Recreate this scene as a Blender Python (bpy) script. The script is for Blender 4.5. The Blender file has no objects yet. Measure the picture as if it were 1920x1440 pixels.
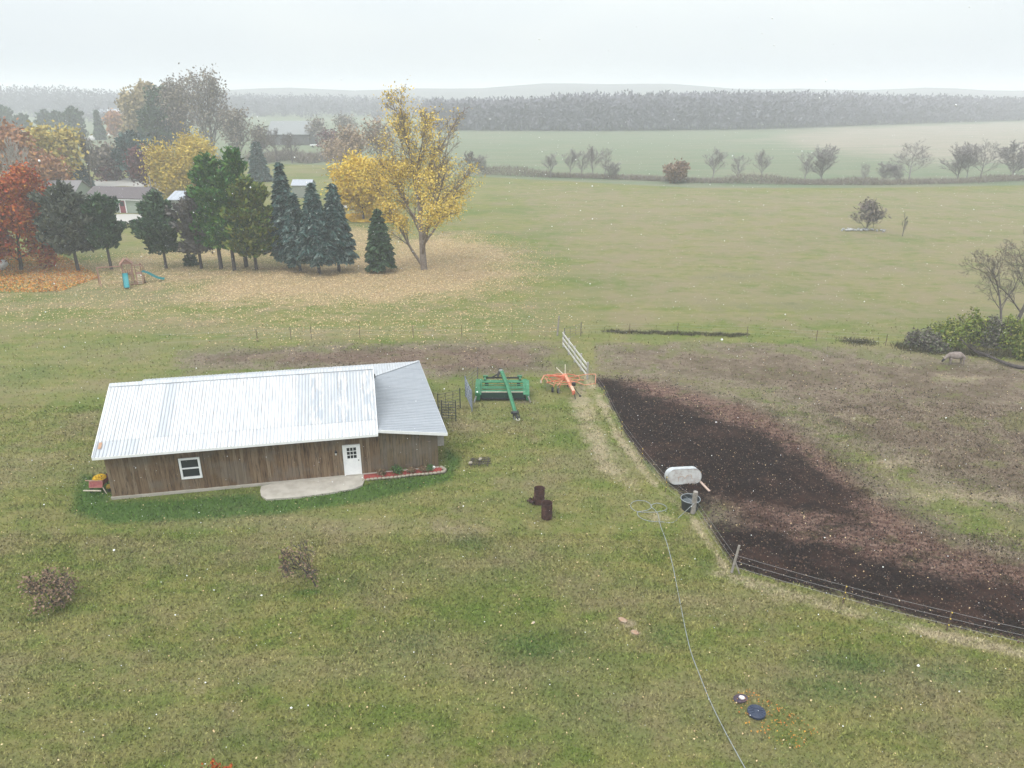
import bpy, math, random
import numpy as np
from mathutils import Vector, Matrix
R = math.radians
SC = bpy.context.scene
COL = SC.collection
random.seed(7)
RNG = np.random.default_rng(7)

# ---------------------------------------------------------------- camera, sky, sun, exposure
F, HC = 1380.0, 20.0                      # focal length in photo pixels, height of the drone
PITCH = math.atan(550/1380)
CP, SP = math.cos(PITCH), math.sin(PITCH)
cam_d = bpy.data.cameras.new('camera'); cam = bpy.data.objects.new('camera', cam_d); COL.objects.link(cam)
cam.location = (0, 0, HC); cam.rotation_euler = (math.pi/2-PITCH, 0, 0)
cam_d.sensor_width = 36; cam_d.lens = 36*F/1920; cam_d.clip_start = 0.1; cam_d.clip_end = 8000
SC.camera = cam
SC.view_settings.view_transform = 'Standard'; SC.view_settings.look = 'None'
SC.view_settings.exposure = 0.42; SC.view_settings.gamma = 1; SC.view_settings.use_curve_mapping = False

SC.render.engine = 'CYCLES'; SC.cycles.max_bounces = 10; SC.cycles.volume_bounces = 4
SUN_EL, SUN_AZ = 58, 215                  # high and pale behind thick cloud
world = bpy.data.worlds.new('World'); SC.world = world; world.use_nodes = True
nt = world.node_tree; nt.nodes.clear()
wo = nt.nodes.new('ShaderNodeOutputWorld'); bg = nt.nodes.new('ShaderNodeBackground')
sky = nt.nodes.new('ShaderNodeTexSky'); sky.sky_type = 'NISHITA'; sky.sun_disc = False
sky.sun_elevation = R(SUN_EL); sky.sun_rotation = R(SUN_AZ); sky.dust_density = 4; sky.air_density = 1.5
tc = nt.nodes.new('ShaderNodeTexCoord'); mp = nt.nodes.new('ShaderNodeMapping'); mp.inputs['Scale'].default_value = (1, 1, 2.6)
nz = nt.nodes.new('ShaderNodeTexNoise'); nz.inputs['Scale'].default_value = 1.6; nz.inputs['Detail'].default_value = 3
rp = nt.nodes.new('ShaderNodeValToRGB')
rp.color_ramp.elements[0].position = .3; rp.color_ramp.elements[0].color = (5.2, 5.75, 6.3, 1)
rp.color_ramp.elements[1].position = .62; rp.color_ramp.elements[1].color = (6.3, 6.7, 6.78, 1)
mx = nt.nodes.new('ShaderNodeMix'); mx.data_type = 'RGBA'; mx.inputs[0].default_value = 0.93
L = nt.links.new
L(tc.outputs['Generated'], mp.inputs[0]); L(mp.outputs[0], nz.inputs['Vector']); L(nz.outputs['Fac'], rp.inputs[0])
L(sky.outputs[0], mx.inputs[6]); L(rp.outputs[0], mx.inputs[7]); 
# an overcast sky is brighter overhead than at the horizon (1 + k sin(elevation)), all round
sx_ = nt.nodes.new('ShaderNodeSeparateXYZ'); L(tc.outputs['Generated'], sx_.inputs[0])
cl_ = nt.nodes.new('ShaderNodeClamp'); L(sx_.outputs[2], cl_.inputs[0]); ma_ = nt.nodes.new('ShaderNodeMath'); ma_.operation = 'MULTIPLY_ADD'; L(cl_.outputs[0], ma_.inputs[0]); ma_.inputs[1].default_value = 1.5; ma_.inputs[2].default_value = 1.0
sc_ = nt.nodes.new('ShaderNodeVectorMath'); sc_.operation = 'SCALE'; L(mx.outputs[2], sc_.inputs[0]); L(ma_.outputs[0], sc_.inputs['Scale']); L(sc_.outputs[0], bg.inputs[0]); L(bg.outputs[0], wo.inputs[0])
bg.inputs[1].default_value = 0.1
sd = bpy.data.lights.new('sun', 'SUN'); sd.energy = 1.5; sd.angle = R(35); sd.color = (1, .97, .93)
sun = bpy.data.objects.new('sun', sd); COL.objects.link(sun)
az, el = R(SUN_AZ), R(SUN_EL)
sdir = Vector((math.sin(az)*math.cos(el), math.cos(az)*math.cos(el), math.sin(el)))
sun.rotation_euler = sdir.to_track_quat('Z', 'Y').to_euler()

# ---------------------------------------------------------------- survey helpers: photo pixel -> place on the ground
def G(x, y, z=0.0):
    dx = (x-960)/F; dy = (720-y)/F
    d = (dx, CP+dy*SP, -SP+dy*CP); t = (z-HC)/d[2]
    return Vector((d[0]*t, d[1]*t, z))
def HZ(x, ytop, base):                     # height at which a thing standing at base reaches row ytop
    dy = (720-ytop)/F
    return HC + base.y*(-SP+dy*CP)/(CP+dy*SP)
def PXM(p):                                # photo pixels per metre at p
    return F/(p.y*CP-(p.z-HC)*SP)

# ---------------------------------------------------------------- materials
def mat(name, col, rough=.8, metal=0, var=None, vscale=3., stretch=(1, 1, 1), bump=0., bscale=20., rnd=None, island=None, spec=.3, coord='Object'):
    """var: second colour mixed by noise; rnd: colour mixed by object random; island: colours picked per loose piece"""
    m = bpy.data.materials.new(name); m.use_nodes = True; t = m.node_tree
    b = t.nodes['Principled BSDF']; b.inputs['Roughness'].default_value = rough; b.inputs['Metallic'].default_value = metal
    b.inputs['Specular IOR Level'].default_value = spec
    K = t.links.new
    cur = None
    def rgb(c):
        n = t.nodes.new('ShaderNodeRGB'); n.outputs[0].default_value = (*c, 1); return n.outputs[0]
    def mix(a, bb, f):
        n = t.nodes.new('ShaderNodeMix'); n.data_type = 'RGBA'; K(a, n.inputs[6]); K(bb, n.inputs[7]); K(f, n.inputs[0]); return n.outputs[2]
    cur = rgb(col)
    if island:
        g = t.nodes.new('ShaderNodeNewGeometry'); r = t.nodes.new('ShaderNodeValToRGB')
        e = r.color_ramp.elements
        while len(e) < len(island): e.new(.5)
        for i, c in enumerate(island): e[i].position = i/(len(island)-1); e[i].color = (*c, 1)
        K(g.outputs['Random Per Island'], r.inputs[0]); cur = r.outputs[0]
    if rnd:
        o = t.nodes.new('ShaderNodeObjectInfo'); cur = mix(cur, rgb(rnd), o.outputs['Random'])
    if var or bump:
        c = t.nodes.new('ShaderNodeTexCoord'); mpn = t.nodes.new('ShaderNodeMapping'); mpn.inputs['Scale'].default_value = stretch
        K(c.outputs[coord], mpn.inputs[0])
    if var:
        n = t.nodes.new('ShaderNodeTexNoise'); n.inputs['Scale'].default_value = vscale; n.inputs['Detail'].default_value = 6; n.inputs['Roughness'].default_value = .65
        K(mpn.outputs[0], n.inputs['Vector']); r = t.nodes.new('ShaderNodeValToRGB')
        r.color_ramp.elements[0].position = .42; r.color_ramp.elements[1].position = .6
        K(n.outputs['Fac'], r.inputs[0]); cur = mix(cur, rgb(var), r.outputs[0])
    if bump:
        n = t.nodes.new('ShaderNodeTexNoise'); n.inputs['Scale'].default_value = bscale; n.inputs['Detail'].default_value = 4
        K(mpn.outputs[0], n.inputs['Vector']); bn = t.nodes.new('ShaderNodeBump'); bn.inputs['Strength'].default_value = bump; bn.inputs['Distance'].default_value = .02
        K(n.outputs['Fac'], bn.inputs['Height']); K(bn.outputs[0], b.inputs['Normal'])
    K(cur, b.inputs['Base Color'])
    return m

# ---------------------------------------------------------------- mesh building
class MB:
    def __init__(s): s.v = []; s.f = []
    def box(s, c, d, rot=None):
        n = len(s.v); c = Vector(c)
        for x in (-.5, .5):
            for y in (-.5, .5):
                for z in (-.5, .5):
                    p = Vector((x*d[0], y*d[1], z*d[2]))
                    if rot is not None: p = rot @ p
                    s.v.append(tuple(c+p))
        for q in ((0, 1, 3, 2), (4, 6, 7, 5), (0, 4, 5, 1), (2, 3, 7, 6), (0, 2, 6, 4), (1, 5, 7, 3)): s.f.append(tuple(n+i for i in q))
        return s
    def bar(s, a, b, w, h=None, roll=0):          # rectangular bar from a to b
        a, b = Vector(a), Vector(b); h = h or w
        d = b-a; q = d.to_track_quat('X', 'Z').to_matrix()
        return s.box((a+b)/2, (d.length, w, h), q @ Matrix.Rotation(roll, 3, 'X'))
    def tube(s, pts, r, n=8, closed=False, caps=True):
        pts = [Vector(p) for p in pts]; k = len(pts); rr = r if isinstance(r, (list, tuple)) else [r]*k
        base = len(s.v); ref = None
        for i, p in enumerate(pts):
            if closed: d = pts[(i+1) % k]-pts[i-1]
            else: d = pts[min(i+1, k-1)]-pts[max(i-1, 0)]
            d.normalize()
            if ref is None: ref = Vector((0, 0, 1)) if abs(d.z) < .9 else Vector((1, 0, 0))
            x = d.cross(ref).normalized(); y = x.cross(d).normalized(); ref = y
            for j in range(n):
                a = 2*math.pi*j/n; s.v.append(tuple(p+(x*math.cos(a)+y*math.sin(a))*rr[i]))
        for i in range(k if closed else k-1):
            a0 = base+i*n; b0 = base+((i+1) % k)*n
            for j in range(n): s.f.append((a0+j, a0+(j+1) % n, b0+(j+1) % n, b0+j))
        if caps and not closed:
            s.f.append(tuple(base+j for j in range(n))[::-1]); s.f.append(tuple(base+(k-1)*n+j for j in range(n)))
        return s
    def lathe(s, prof, n=20, c=(0, 0, 0), sx=1, sy=1, cap0=False, cap1=False):
        base = len(s.v)
        for r, z in prof:
            for j in range(n):
                a = 2*math.pi*j/n; s.v.append((c[0]+r*math.cos(a)*sx, c[1]+r*math.sin(a)*sy, c[2]+z))
        for i in range(len(prof)-1):
            for j in range(n):
                s.f.append((base+i*n+j, base+i*n+(j+1) % n, base+(i+1)*n+(j+1) % n, base+(i+1)*n+j))
        if cap0: s.f.append(tuple(base+j for j in range(n))[::-1])
        if cap1: s.f.append(tuple(base+(len(prof)-1)*n+j for j in range(n)))
        return s
    def poly(s, pts, th=None, nrm=(0, 0, -1)):     # polygon, optionally given thickness along nrm
        n = len(s.v); k = len(pts); s.v += [tuple(p) for p in pts]
        s.f.append(tuple(range(n, n+k)))
        if th:
            nv = Vector(nrm).normalized()*th
            s.v += [tuple(Vector(p)+nv) for p in pts]
            s.f.append(tuple(range(n+2*k-1, n+k-1, -1)))
            for i in range(k): s.f.append((n+i, n+k+i, n+k+(i+1) % k, n+(i+1) % k))
        return s
    def mesh(s, name, m, smooth=False):
        me = bpy.data.meshes.new(name); me.from_pydata(s.v, [], s.f); me.update()
        if m: me.materials.append(m)
        if smooth:
            me.polygons.foreach_set('use_smooth', [True]*len(me.polygons)); 
        return me
    def build(s, name, m, parent=None, loc=None, smooth=False):
        return put(name, s.mesh(name, m, smooth), parent, loc)
def put(name, me, parent=None, loc=None, rot=None, scale=None):
    o = bpy.data.objects.new(name, me); COL.objects.link(o)
    if parent: o.parent = parent
    if loc is not None: o.location = loc
    if rot is not None: o.rotation_euler = rot
    if scale is not None: o.scale = scale
    return o
def thing(name, label, cat, loc=(0, 0, 0), rz=0, group=None):
    o = bpy.data.objects.new(name, None); COL.objects.link(o); o.location = loc; o.rotation_euler = (0, 0, rz)
    o.empty_display_size = .3
    tag(o, label, cat, group); return o
def tag(o, label=None, cat=None, group=None, kind=None):
    if label: o['label'] = label
    if cat: o['category'] = cat
    if group: o['group'] = group
    if kind: o['kind'] = kind
    return o
def np_mesh(name, v, f, m, smooth=False, attrs=None):
    """v Nx3, f MxK (all faces K corners)"""
    v = np.asarray(v, dtype=np.float32); f = np.asarray(f, dtype=np.int32); K = f.shape[1]
    me = bpy.data.meshes.new(name); me.vertices.add(len(v)); me.vertices.foreach_set('co', v.ravel())
    me.loops.add(f.size); me.loops.foreach_set('vertex_index', f.ravel())
    me.polygons.add(len(f)); me.polygons.foreach_set('loop_start', np.arange(0, f.size, K, dtype=np.int32))
    me.polygons.foreach_set('loop_total', np.full(len(f), K, dtype=np.int32))
    if smooth: me.polygons.foreach_set('use_smooth', np.ones(len(f), dtype=bool))
    me.update(calc_edges=True)
    if attrs:
        for k, a in attrs.items():
            at = me.attributes.new(k, 'FLOAT_COLOR', 'POINT'); at.data.foreach_set('color', np.asarray(a, dtype=np.float32).ravel())
    if m: me.materials.append(m)
    return me
def seg_arrays(S, n=3):
    """S: list of (p0,p1,r0,r1) -> tapered tubes for all at once"""
    A = np.array([[*s[0], *s[1], s[2], s[3]] for s in S], dtype=np.float64)
    p0, p1, r0, r1 = A[:, :3], A[:, 3:6], A[:, 6], A[:, 7]
    d = p1-p0; d /= np.linalg.norm(d, axis=1)[:, None]+1e-9
    ref = np.where(np.abs(d[:, 2:3]) < .9, np.array([[0, 0, 1.]]), np.array([[1., 0, 0]]))
    x = np.cross(d, ref); x /= np.linalg.norm(x, axis=1)[:, None]; y = np.cross(x, d)
    V = []
    for P, rr in ((p0, r0), (p1, r1)):
        for j in range(n):
            a = 2*math.pi*j/n
            V.append(P+(x*math.cos(a)+y*math.sin(a))*rr[:, None])
    V = np.stack(V, 1); N = len(S)
    Fq = np.array([[j, (j+1) % n, n+(j+1) % n, n+j] for j in range(n)])
    Fall = (np.arange(N)[:, None, None]*2*n+Fq[None]).reshape(-1, 4)
    return V.reshape(-1, 3), Fall
def unit(a): return a/(np.linalg.norm(a, axis=-1, keepdims=True)+1e-9)
def leaf_arrays(C, size, rng, elong=1.6, D=None, dw=.0, jit=.35):
    """little diamond leaves / needle sprays at centres C; D preferred long direction"""
    N = len(C); a = unit(rng.normal(size=(N, 3)))
    if D is not None: a = unit(a*(1-dw)+D*dw)
    b = unit(np.cross(a, unit(rng.normal(size=(N, 3)))))
    s = size*(1-jit+2*jit*rng.random((N, 1)))
    u, w = a*s*elong*.5, b*s*.5
    V = np.stack([C-u, C+w*.9-u*.1, C+u, C-w], 1).reshape(-1, 3)
    return V, np.arange(4*N).reshape(-1, 4)

# ---------------------------------------------------------------- ground zones (surveyed outlines)
def poly_sd(P, pts):
    pts = np.array(pts); x, y = P[:, 0], P[:, 1]; inside = np.zeros(len(P), bool); dist = np.full(len(P), 1e9)
    n = len(pts)
    for i in range(n):
        a, b = pts[i], pts[(i+1) % n]; e = b-a
        t = np.clip(((x-a[0])*e[0]+(y-a[1])*e[1])/(e@e+1e-9), 0, 1)
        dist = np.minimum(dist, np.hypot(x-a[0]-t*e[0], y-a[1]-t*e[1]))
        c = ((a[1] > y) != (b[1] > y)) & (x < (b[0]-a[0])*(y-a[1])/(b[1]-a[1]+1e-12)+a[0]); inside ^= c
    return np.where(inside, dist, -dist)
def zone(P, pix, w):
    pts = [tuple(G(*q)[:2]) for q in pix]
    s = poly_sd(P, pts); t = np.clip(.5+s/(2*w), 0, 1); return t*t*(3-2*t)
def spot(P, px, py, rx, ry=None):
    g = G(px, py); ry = ry or rx
    return np.exp(-(((P[:, 0]-g.x)/rx)**2+((P[:, 1]-g.y)/ry)**2))
FENCE_PX = [(1106, 700), (1135, 745), (1168, 813), (1206, 865), (1251, 920), (1301, 958), (1376, 1070), (1583, 1130), (1778, 1180), (1960, 1222), (2200, 1280)]
def masks(P):
    m = {}
    # dark wet muck along the fence, upper band and lower band
    m['mud'] = np.maximum.reduce([
        zone(P, [(1116, 712), (1150, 712), (1215, 740), (1290, 765), (1360, 790), (1430, 810), (1500, 855), (1560, 900), (1600, 925), (1590, 960), (1500, 955), (1400, 935), (1335, 930), (1320, 960), (1300, 950), (1250, 912), (1205, 858), (1150, 830), (1116, 760)], 3.2)*1.25,
        zone(P, [(1335, 985), (1400, 985), (1500, 1010), (1650, 1050), (1800, 1090), (1950, 1110), (2300, 1160), (2300, 1300), (1960, 1215), (1778, 1172), (1583, 1121), (1440, 1090), (1390, 1080), (1340, 1045)], 2.4)*1.25,
        .56*zone(P, [(1310, 930), (1450, 930), (1640, 930), (1700, 990), (1900, 1060), (2300, 1120), (2300, 1200), (1900, 1140), (1500, 1040), (1340, 1000)], 3.0)])
    yard = zone(P, FENCE_PX[:0]+[(1112, 712), (1136, 745), (1168, 808), (1206, 860), (1251, 915), (1301, 954), (1376, 1064), (1583, 1125), (1778, 1175), (1960, 1217), (2300, 1300), (2600, 900), (2300, 640), (1110, 640)], .35)
    m['mud'] = m['mud']*yard
    m['brown'] = np.maximum.reduce([
        zone(P, [(1112, 706), (1200, 690), (1300, 715), (1420, 745), (1520, 790), (1600, 850), (1700, 930), (1800, 990), (1950, 1030), (2300, 1080), (2300, 1300), (1960, 1219), (1778, 1176), (1583, 1126), (1376, 1064), (1301, 955), (1240, 925), (1196, 870), (1158, 819)], 3.6)*yard,
        .86*zone(P, [(340, 660), (500, 648), (760, 640), (1000, 640), (1050, 650), (1035, 700), (830, 712), (700, 700), (420, 692), (330, 690)], 3),
        .55*spot(P, 930, 672, 4.2, 3.2), .5*spot(P, 1010, 660, 2.5, 2), .55*spot(P, 980, 752, 1.2, .6),
        .5*spot(P, 1650, 700, 5, 1.1), .5*spot(P, 1840, 760, 6, 1.3), .45*spot(P, 1700, 850, 5, 1.6), .5*spot(P, 1880, 800, 3.5, 2.2),
        .80*zone(P, [(1090, 640), (1400, 635), (1700, 660), (2200, 690), (2300, 1100), (1700, 900), (1400, 740), (1110, 700)], 4)*yard])
    m['leaf'] = np.maximum.reduce([
        .95*zone(P, [(320, 535), (420, 500), (520, 490), (700, 470), (760, 445), (880, 440), (960, 470), (1000, 510), (940, 545), (830, 565), (700, 580), (560, 575), (430, 575), (360, 580), (330, 560)], 8),
        .7*zone(P, [(0, 545), (0, 500), (300, 470), (420, 440), (640, 420), (760, 430), (800, 500), (400, 545), (100, 545)], 5),
        .42*zone(P, [(-100, 600), (-100, 540), (300, 530), (500, 570), (1000, 560), (1060, 600), (900, 640), (500, 640), (300, 620)], 6)])
    m['pale'] = np.maximum.reduce([
        .66*zone(P, FENCE_PX+[(q[0]-(20 if q[1] < 1000 else 10), q[1]+(6 if q[1] < 1000 else 24)) for q in FENCE_PX[::-1]], .35),
        .62*zone(P, [(1070, 720), (1104, 722), (1130, 790), (1180, 870), (1240, 950), (1180, 930), (1120, 880), (1075, 800), (1060, 760)], .8),
        .75*spot(P, 1345, 1075, 1.1, .45), .75*spot(P, 1235, 968, 1.1, .9), .9*spot(P, 1177, 1168, .4, .25), .8*spot(P, 1192, 1186, .3, .2),
        .5*spot(P, 1100, 800, 1.6, 2.4), .45*spot(P, 1160, 880, 1.5, 1.4), .55*spot(P, 1500, 1125, 2.0, .5), .5*spot(P, 1700, 1180, 2.4, .5),
        .5*spot(P, 1690, 870, 4.5, 1.3), .55*spot(P, 1820, 930, 5, 1.2), .4*spot(P, 1570, 780, 4, 1.0), .42*spot(P, 1850, 1030, 2.6, .7),
        .38*spot(P, 870, 700, 3, .4), .35*spot(P, 350, 1290, 3, 1.2), .35*spot(P, 90, 1330, 3.5, .9), .3*spot(P, 780, 1000, 4, 1.6),
        .35*spot(P, 1150, 1040, 1.5, .8), .8*spot(P, 965, 1115, .3, .15), .5*spot(P, 1052, 1222, .25, .2), .45*spot(P, 1810, 705, 4, 1.5),
        .33*spot(P, 620, 1250, 3, .7), .45*spot(P, 1310, 985, .8, 1.2)])
    m['lush'] = np.maximum.reduce([
        .95*zone(P, [(150, 880), (205, 900), (215, 938), (480, 925), (490, 936), (690, 905), (700, 900), (830, 885), (835, 840), (870, 860), (850, 900), (700, 940), (520, 965), (200, 985), (130, 960)], .9),
        .7*spot(P, 580, 1110, .9, .35), .55*spot(P, 70, 1160, 1.0, .4), .75*spot(P, 1225, 870, .7, 1.6), .55*spot(P, 1265, 950, .6, 1), .6*spot(P, 1555, 868, 1.6, .9), .6*spot(P, 1575, 890, 1.2, .5),
        .55*spot(P, 1600, 1240, 3, 1.2), .5*spot(P, 1800, 1265, 3, 1), .5*spot(P, 1320, 1060, 1, 1.5), .5*spot(P, 60, 700, 5, 4), .45*spot(P, 200, 640, 6, 4), .6*spot(P, 1052, 680, 1.3, 2), .5*spot(P, 1000, 712, 3, .7),
        .6*spot(P, 1000, 1210, 3.2, 1.3), .5*spot(P, 640, 1090, 2.2, 1.4), .5*spot(P, 1250, 1190, 1.4, 1.6), .5*spot(P, 880, 1020, 2.0, 1.2), .55*spot(P, 1560, 1290, 3, 1.1),
        .45*spot(P, 750, 1200, 4, 2), .35*spot(P, 120, 930, 3, 3), .4*spot(P, 1450, 575, 14, 5), .35*spot(P, 1380, 520, 12, 5)])
    m['road'] = np.maximum.reduce([
        zone(P, [(160, 352), (175, 338), (250, 333), (330, 338), (360, 352), (330, 362), (280, 352), (230, 348)], 1.5),
        zone(P, [(150, 262), (185, 249), (225, 248), (225, 252), (190, 256), (155, 268)], 2),
        .8*zone(P, [(180, 403), (245, 400), (275, 402), (275, 419), (240, 421), (180, 420)], .8),
        .7*zone(P, [(560, 190), (780, 188), (780, 194), (560, 197)], 8)])
    m['field'] = zone(P, [(-800, 300), (150, 300), (640, 310), (900, 331), (1300, 352), (1600, 352), (2000, 346), (2700, 345), (2700, 190), (-800, 190)], 3)
    m['tan'] = np.maximum.reduce([
        .62*zone(P, [(1340, 262), (1500, 238), (1920, 226), (2400, 220), (2400, 318), (1720, 312), (1500, 285)], 45),
        .58*zone(P, [(900, 340), (1300, 356), (2000, 350), (2400, 350), (2400, 640), (1700, 645), (1100, 615), (1060, 560), (950, 430)], 12),
        .6*spot(P, 1650, 520, 9, 5), .5*spot(P, 1150, 400, 25, 8), .45*spot(P, 1450, 380, 40, 8), .5*spot(P, 1750, 600, 7, 2),
        .55*spot(P, 880, 790, 2.2, 1.5), .5*spot(P, 100, 850, 2.2, 3), .4*spot(P, 60, 620, 5, 2), .35*spot(P, 300, 1300, 5, 1.5), .45*spot(P, 700, 985, 5, 1.5),
        .4*spot(P, 1000, 830, 2.5, 2), .45*spot(P, 1680, 640, 10, 1.0), .55*spot(P, 1260, 600, 12, 2.4), .4*spot(P, 1150, 1050, 2, 1.5)])
    return m
def mask_attrs(P):
    m = masks(P)
    A = np.stack([m['mud'], m['brown'], m['leaf'], m['pale']], 1); B = np.stack([m['lush'], m['tan'], m['field'], m['road']], 1)
    return {'zone_a': A, 'zone_b': B}

def ground_material(name='ground', blades=False):
    m = bpy.data.materials.new(name); m.use_nodes = True; t = m.node_tree; K = t.links.new
    b = t.nodes['Principled BSDF']; b.inputs['Roughness'].default_value = .95; b.inputs['Specular IOR Level'].default_value = .12
    geo = t.nodes.new('ShaderNodeNewGeometry'); pos = geo.outputs['Position']
    def noise(scale, detail=4, rough=.6, vec=None, stretch=None):
        n = t.nodes.new('ShaderNodeTexNoise'); n.inputs['Scale'].default_value = scale; n.inputs['Detail'].default_value = detail; n.inputs['Roughness'].default_value = rough
        v = pos
        if stretch:
            q = t.nodes.new('ShaderNodeMapping'); q.inputs['Scale'].default_value = stretch; q.inputs['Rotation'].default_value = (0, 0, R(8)); K(v, q.inputs[0]); v = q.outputs[0]
        K(v, n.inputs['Vector']); return n.outputs['Fac']
    def ramp(f, a, bb):
        n = t.nodes.new('ShaderNodeMapRange'); n.interpolation_type = 'SMOOTHSTEP'; K(f, n.inputs[0]); n.inputs[1].default_value = a; n.inputs[2].default_value = bb; return n.outputs[0]
    def math_(op, a, bb):
        n = t.nodes.new('ShaderNodeMath'); n.operation = op
        for i, q in enumerate((a, bb)):
            if isinstance(q, (int, float)): n.inputs[i].default_value = q
            else: K(q, n.inputs[i])
        return n.outputs[0]
    def mix(a, bb, f):
        n = t.nodes.new('ShaderNodeMix'); n.data_type = 'RGBA'
        for i, q in ((6, a), (7, bb)):
            if isinstance(q, tuple): n.inputs[i].default_value = (*q, 1)
            else: K(q, n.inputs[i])
        if isinstance(f, (int, float)): n.inputs[0].default_value = f
        else: K(f, n.inputs[0])
        return n.outputs[2]
    za = t.nodes.new('ShaderNodeAttribute'); za.attribute_name = 'zone_a'; sa = t.nodes.new('ShaderNodeSeparateColor'); K(za.outputs['Color'], sa.inputs[0])
    zb = t.nodes.new('ShaderNodeAttribute'); zb.attribute_name = 'zone_b'; sb = t.nodes.new('ShaderNodeSeparateColor'); K(zb.outputs['Color'], sb.inputs[0])
    mud, brown, leaf, pale = sa.outputs[0], sa.outputs[1], sa.outputs[2], za.outputs['Alpha']
    lush, tan, field, road = sb.outputs[0], sb.outputs[1], sb.outputs[2], zb.outputs['Alpha']
    big = noise(.07, 6, .62); mid = noise(.55, 7, .7, stretch=(1, 1.6, 1)); fine = noise(5.5, 5, .75); vf = noise(24., 3, .7); streak = noise(.14, 6, .62, stretch=(.3, 1.3, 1)); patch = noise(.22, 8, .68)
    def brk(mask, f, amt=.8, lo=.32, hi=.68):         # a soft zone edge broken up by noise
        return ramp(math_('ADD', mask, math_('MULTIPLY', math_('SUBTRACT', f, .5), amt)), lo, hi)
    rag = math_('ADD', math_('MULTIPLY', patch, .6), math_('MULTIPLY', mid, .4))
    rag = math_('ADD', rag, math_('MULTIPLY', math_('SUBTRACT', fine, .5), .45))
    c = mix((.118, .148, .030), (.190, .180, .058), ramp(mid, .38, .62))
    c = mix(c, (.235, .205, .085), math_('MULTIPLY', ramp(noise(.55, 5, .6, stretch=(.12, 1.4, 1)), .50, .66), .38))
    c = mix(c, (.080, .128, .024), math_('MULTIPLY', ramp(big, .44, .62), .55))
    c = mix(c, (.215, .182, .100), math_('MULTIPLY', ramp(streak, .42, .68), .62))
    c = mix(c, (.205, .160, .095), math_('MULTIPLY', ramp(patch, .46, .68), .62))
    c = mix(c, (.060, .095, .022), math_('MULTIPLY', ramp(fine, .54, .72), .42))
    c = mix(c, (.25, .225, .11), math_('MULTIPLY', ramp(fine, .46, .30), .38))
    c = mix(c, (.23, .185, .115), math_('MULTIPLY', brk(tan, rag, 1.5, .3, .8), .75))
    far = mix((.130, .165, .095), (.175, .180, .115), ramp(streak, .36, .66))
    far = mix(far, (.27, .235, .18), brk(tan, streak, .9, .3, .7))
    c = mix(c, far, ramp(field, .3, .7))
    c = mix(c, (.038, .098, .016), math_('MULTIPLY', brk(lush, rag, 1.5, .25, .8), .8))
    # brown trampled ground, then muck
    br = mix((.085, .042, .034), (.215, .140, .108), ramp(noise(2.2, 6, .75, stretch=(.7, 2, 1)), .36, .64))
    br = mix(mix(mix((.105, .082, .055), (.225, .180, .130), ramp(rag, .44, .56)), (.13, .135, .05), math_('MULTIPLY', ramp(patch, .53, .60), .8)), br, ramp(brown, .72, 1.0))
    br = mix(br, (.06, .034, .030), math_('MULTIPLY', ramp(fine, .52, .68), .7))
    br = mix(br, (.10, .105, .04), math_('MULTIPLY', ramp(mid, .52, .66), .6))
    c = mix(c, br, brk(brown, rag, 2.6, .22, .72))
    md = mix((.005, .0035, .0035), (.020, .010, .008), ramp(fine, .42, .66))
    md = mix(md, (.070, .032, .023), math_('MULTIPLY', ramp(vf, .54, .70), .6))
    md = mix(md, (.055, .027, .020), math_('MULTIPLY', ramp(patch, .50, .62), .6))
    c = mix(c, md, brk(mud, rag, 2.2, .34, .80))
    c = mix(c, (.36, .295, .20), math_('MULTIPLY', brk(pale, rag, 2.2, .3, .85), .8))
    lf = mix((.31, .22, .125), (.44, .325, .20), ramp(vf, .4, .6))
    lf = mix(lf, (.14, .115, .05), ramp(fine, .55, .75))
    c = mix(c, lf, math_('MULTIPLY', brk(leaf, rag, 1.9, .3, .95), .8))
    c = mix(c, (.42, .40, .37), ramp(road, .4, .6))
    if blades:
        h = t.nodes.new('ShaderNodeMix'); h.data_type = 'RGBA'; h.blend_type = 'MULTIPLY'; h.inputs[0].default_value = 1; K(c, h.inputs[6])
        r = t.nodes.new('ShaderNodeMapRange'); K(geo.outputs['Random Per Island'], r.inputs[0]); r.inputs[3].default_value = .65; r.inputs[4].default_value = 1.75
        cc = t.nodes.new('ShaderNodeCombineColor'); [K(r.outputs[0], cc.inputs[i]) for i in range(3)]; K(cc.outputs[0], h.inputs[7]); c = h.outputs[2]
    else:
        bn = t.nodes.new('ShaderNodeBump'); bn.inputs['Strength'].default_value = .9; bn.inputs['Distance'].default_value = .10
        hh = math_('ADD', fine, math_('MULTIPLY', vf, .4)); K(hh, bn.inputs['Height']); K(bn.outputs[0], b.inputs['Normal'])
    K(c, b.inputs['Base Color'])
    return m
GM = ground_material()
GMB = ground_material('ground_cover', True)

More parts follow.
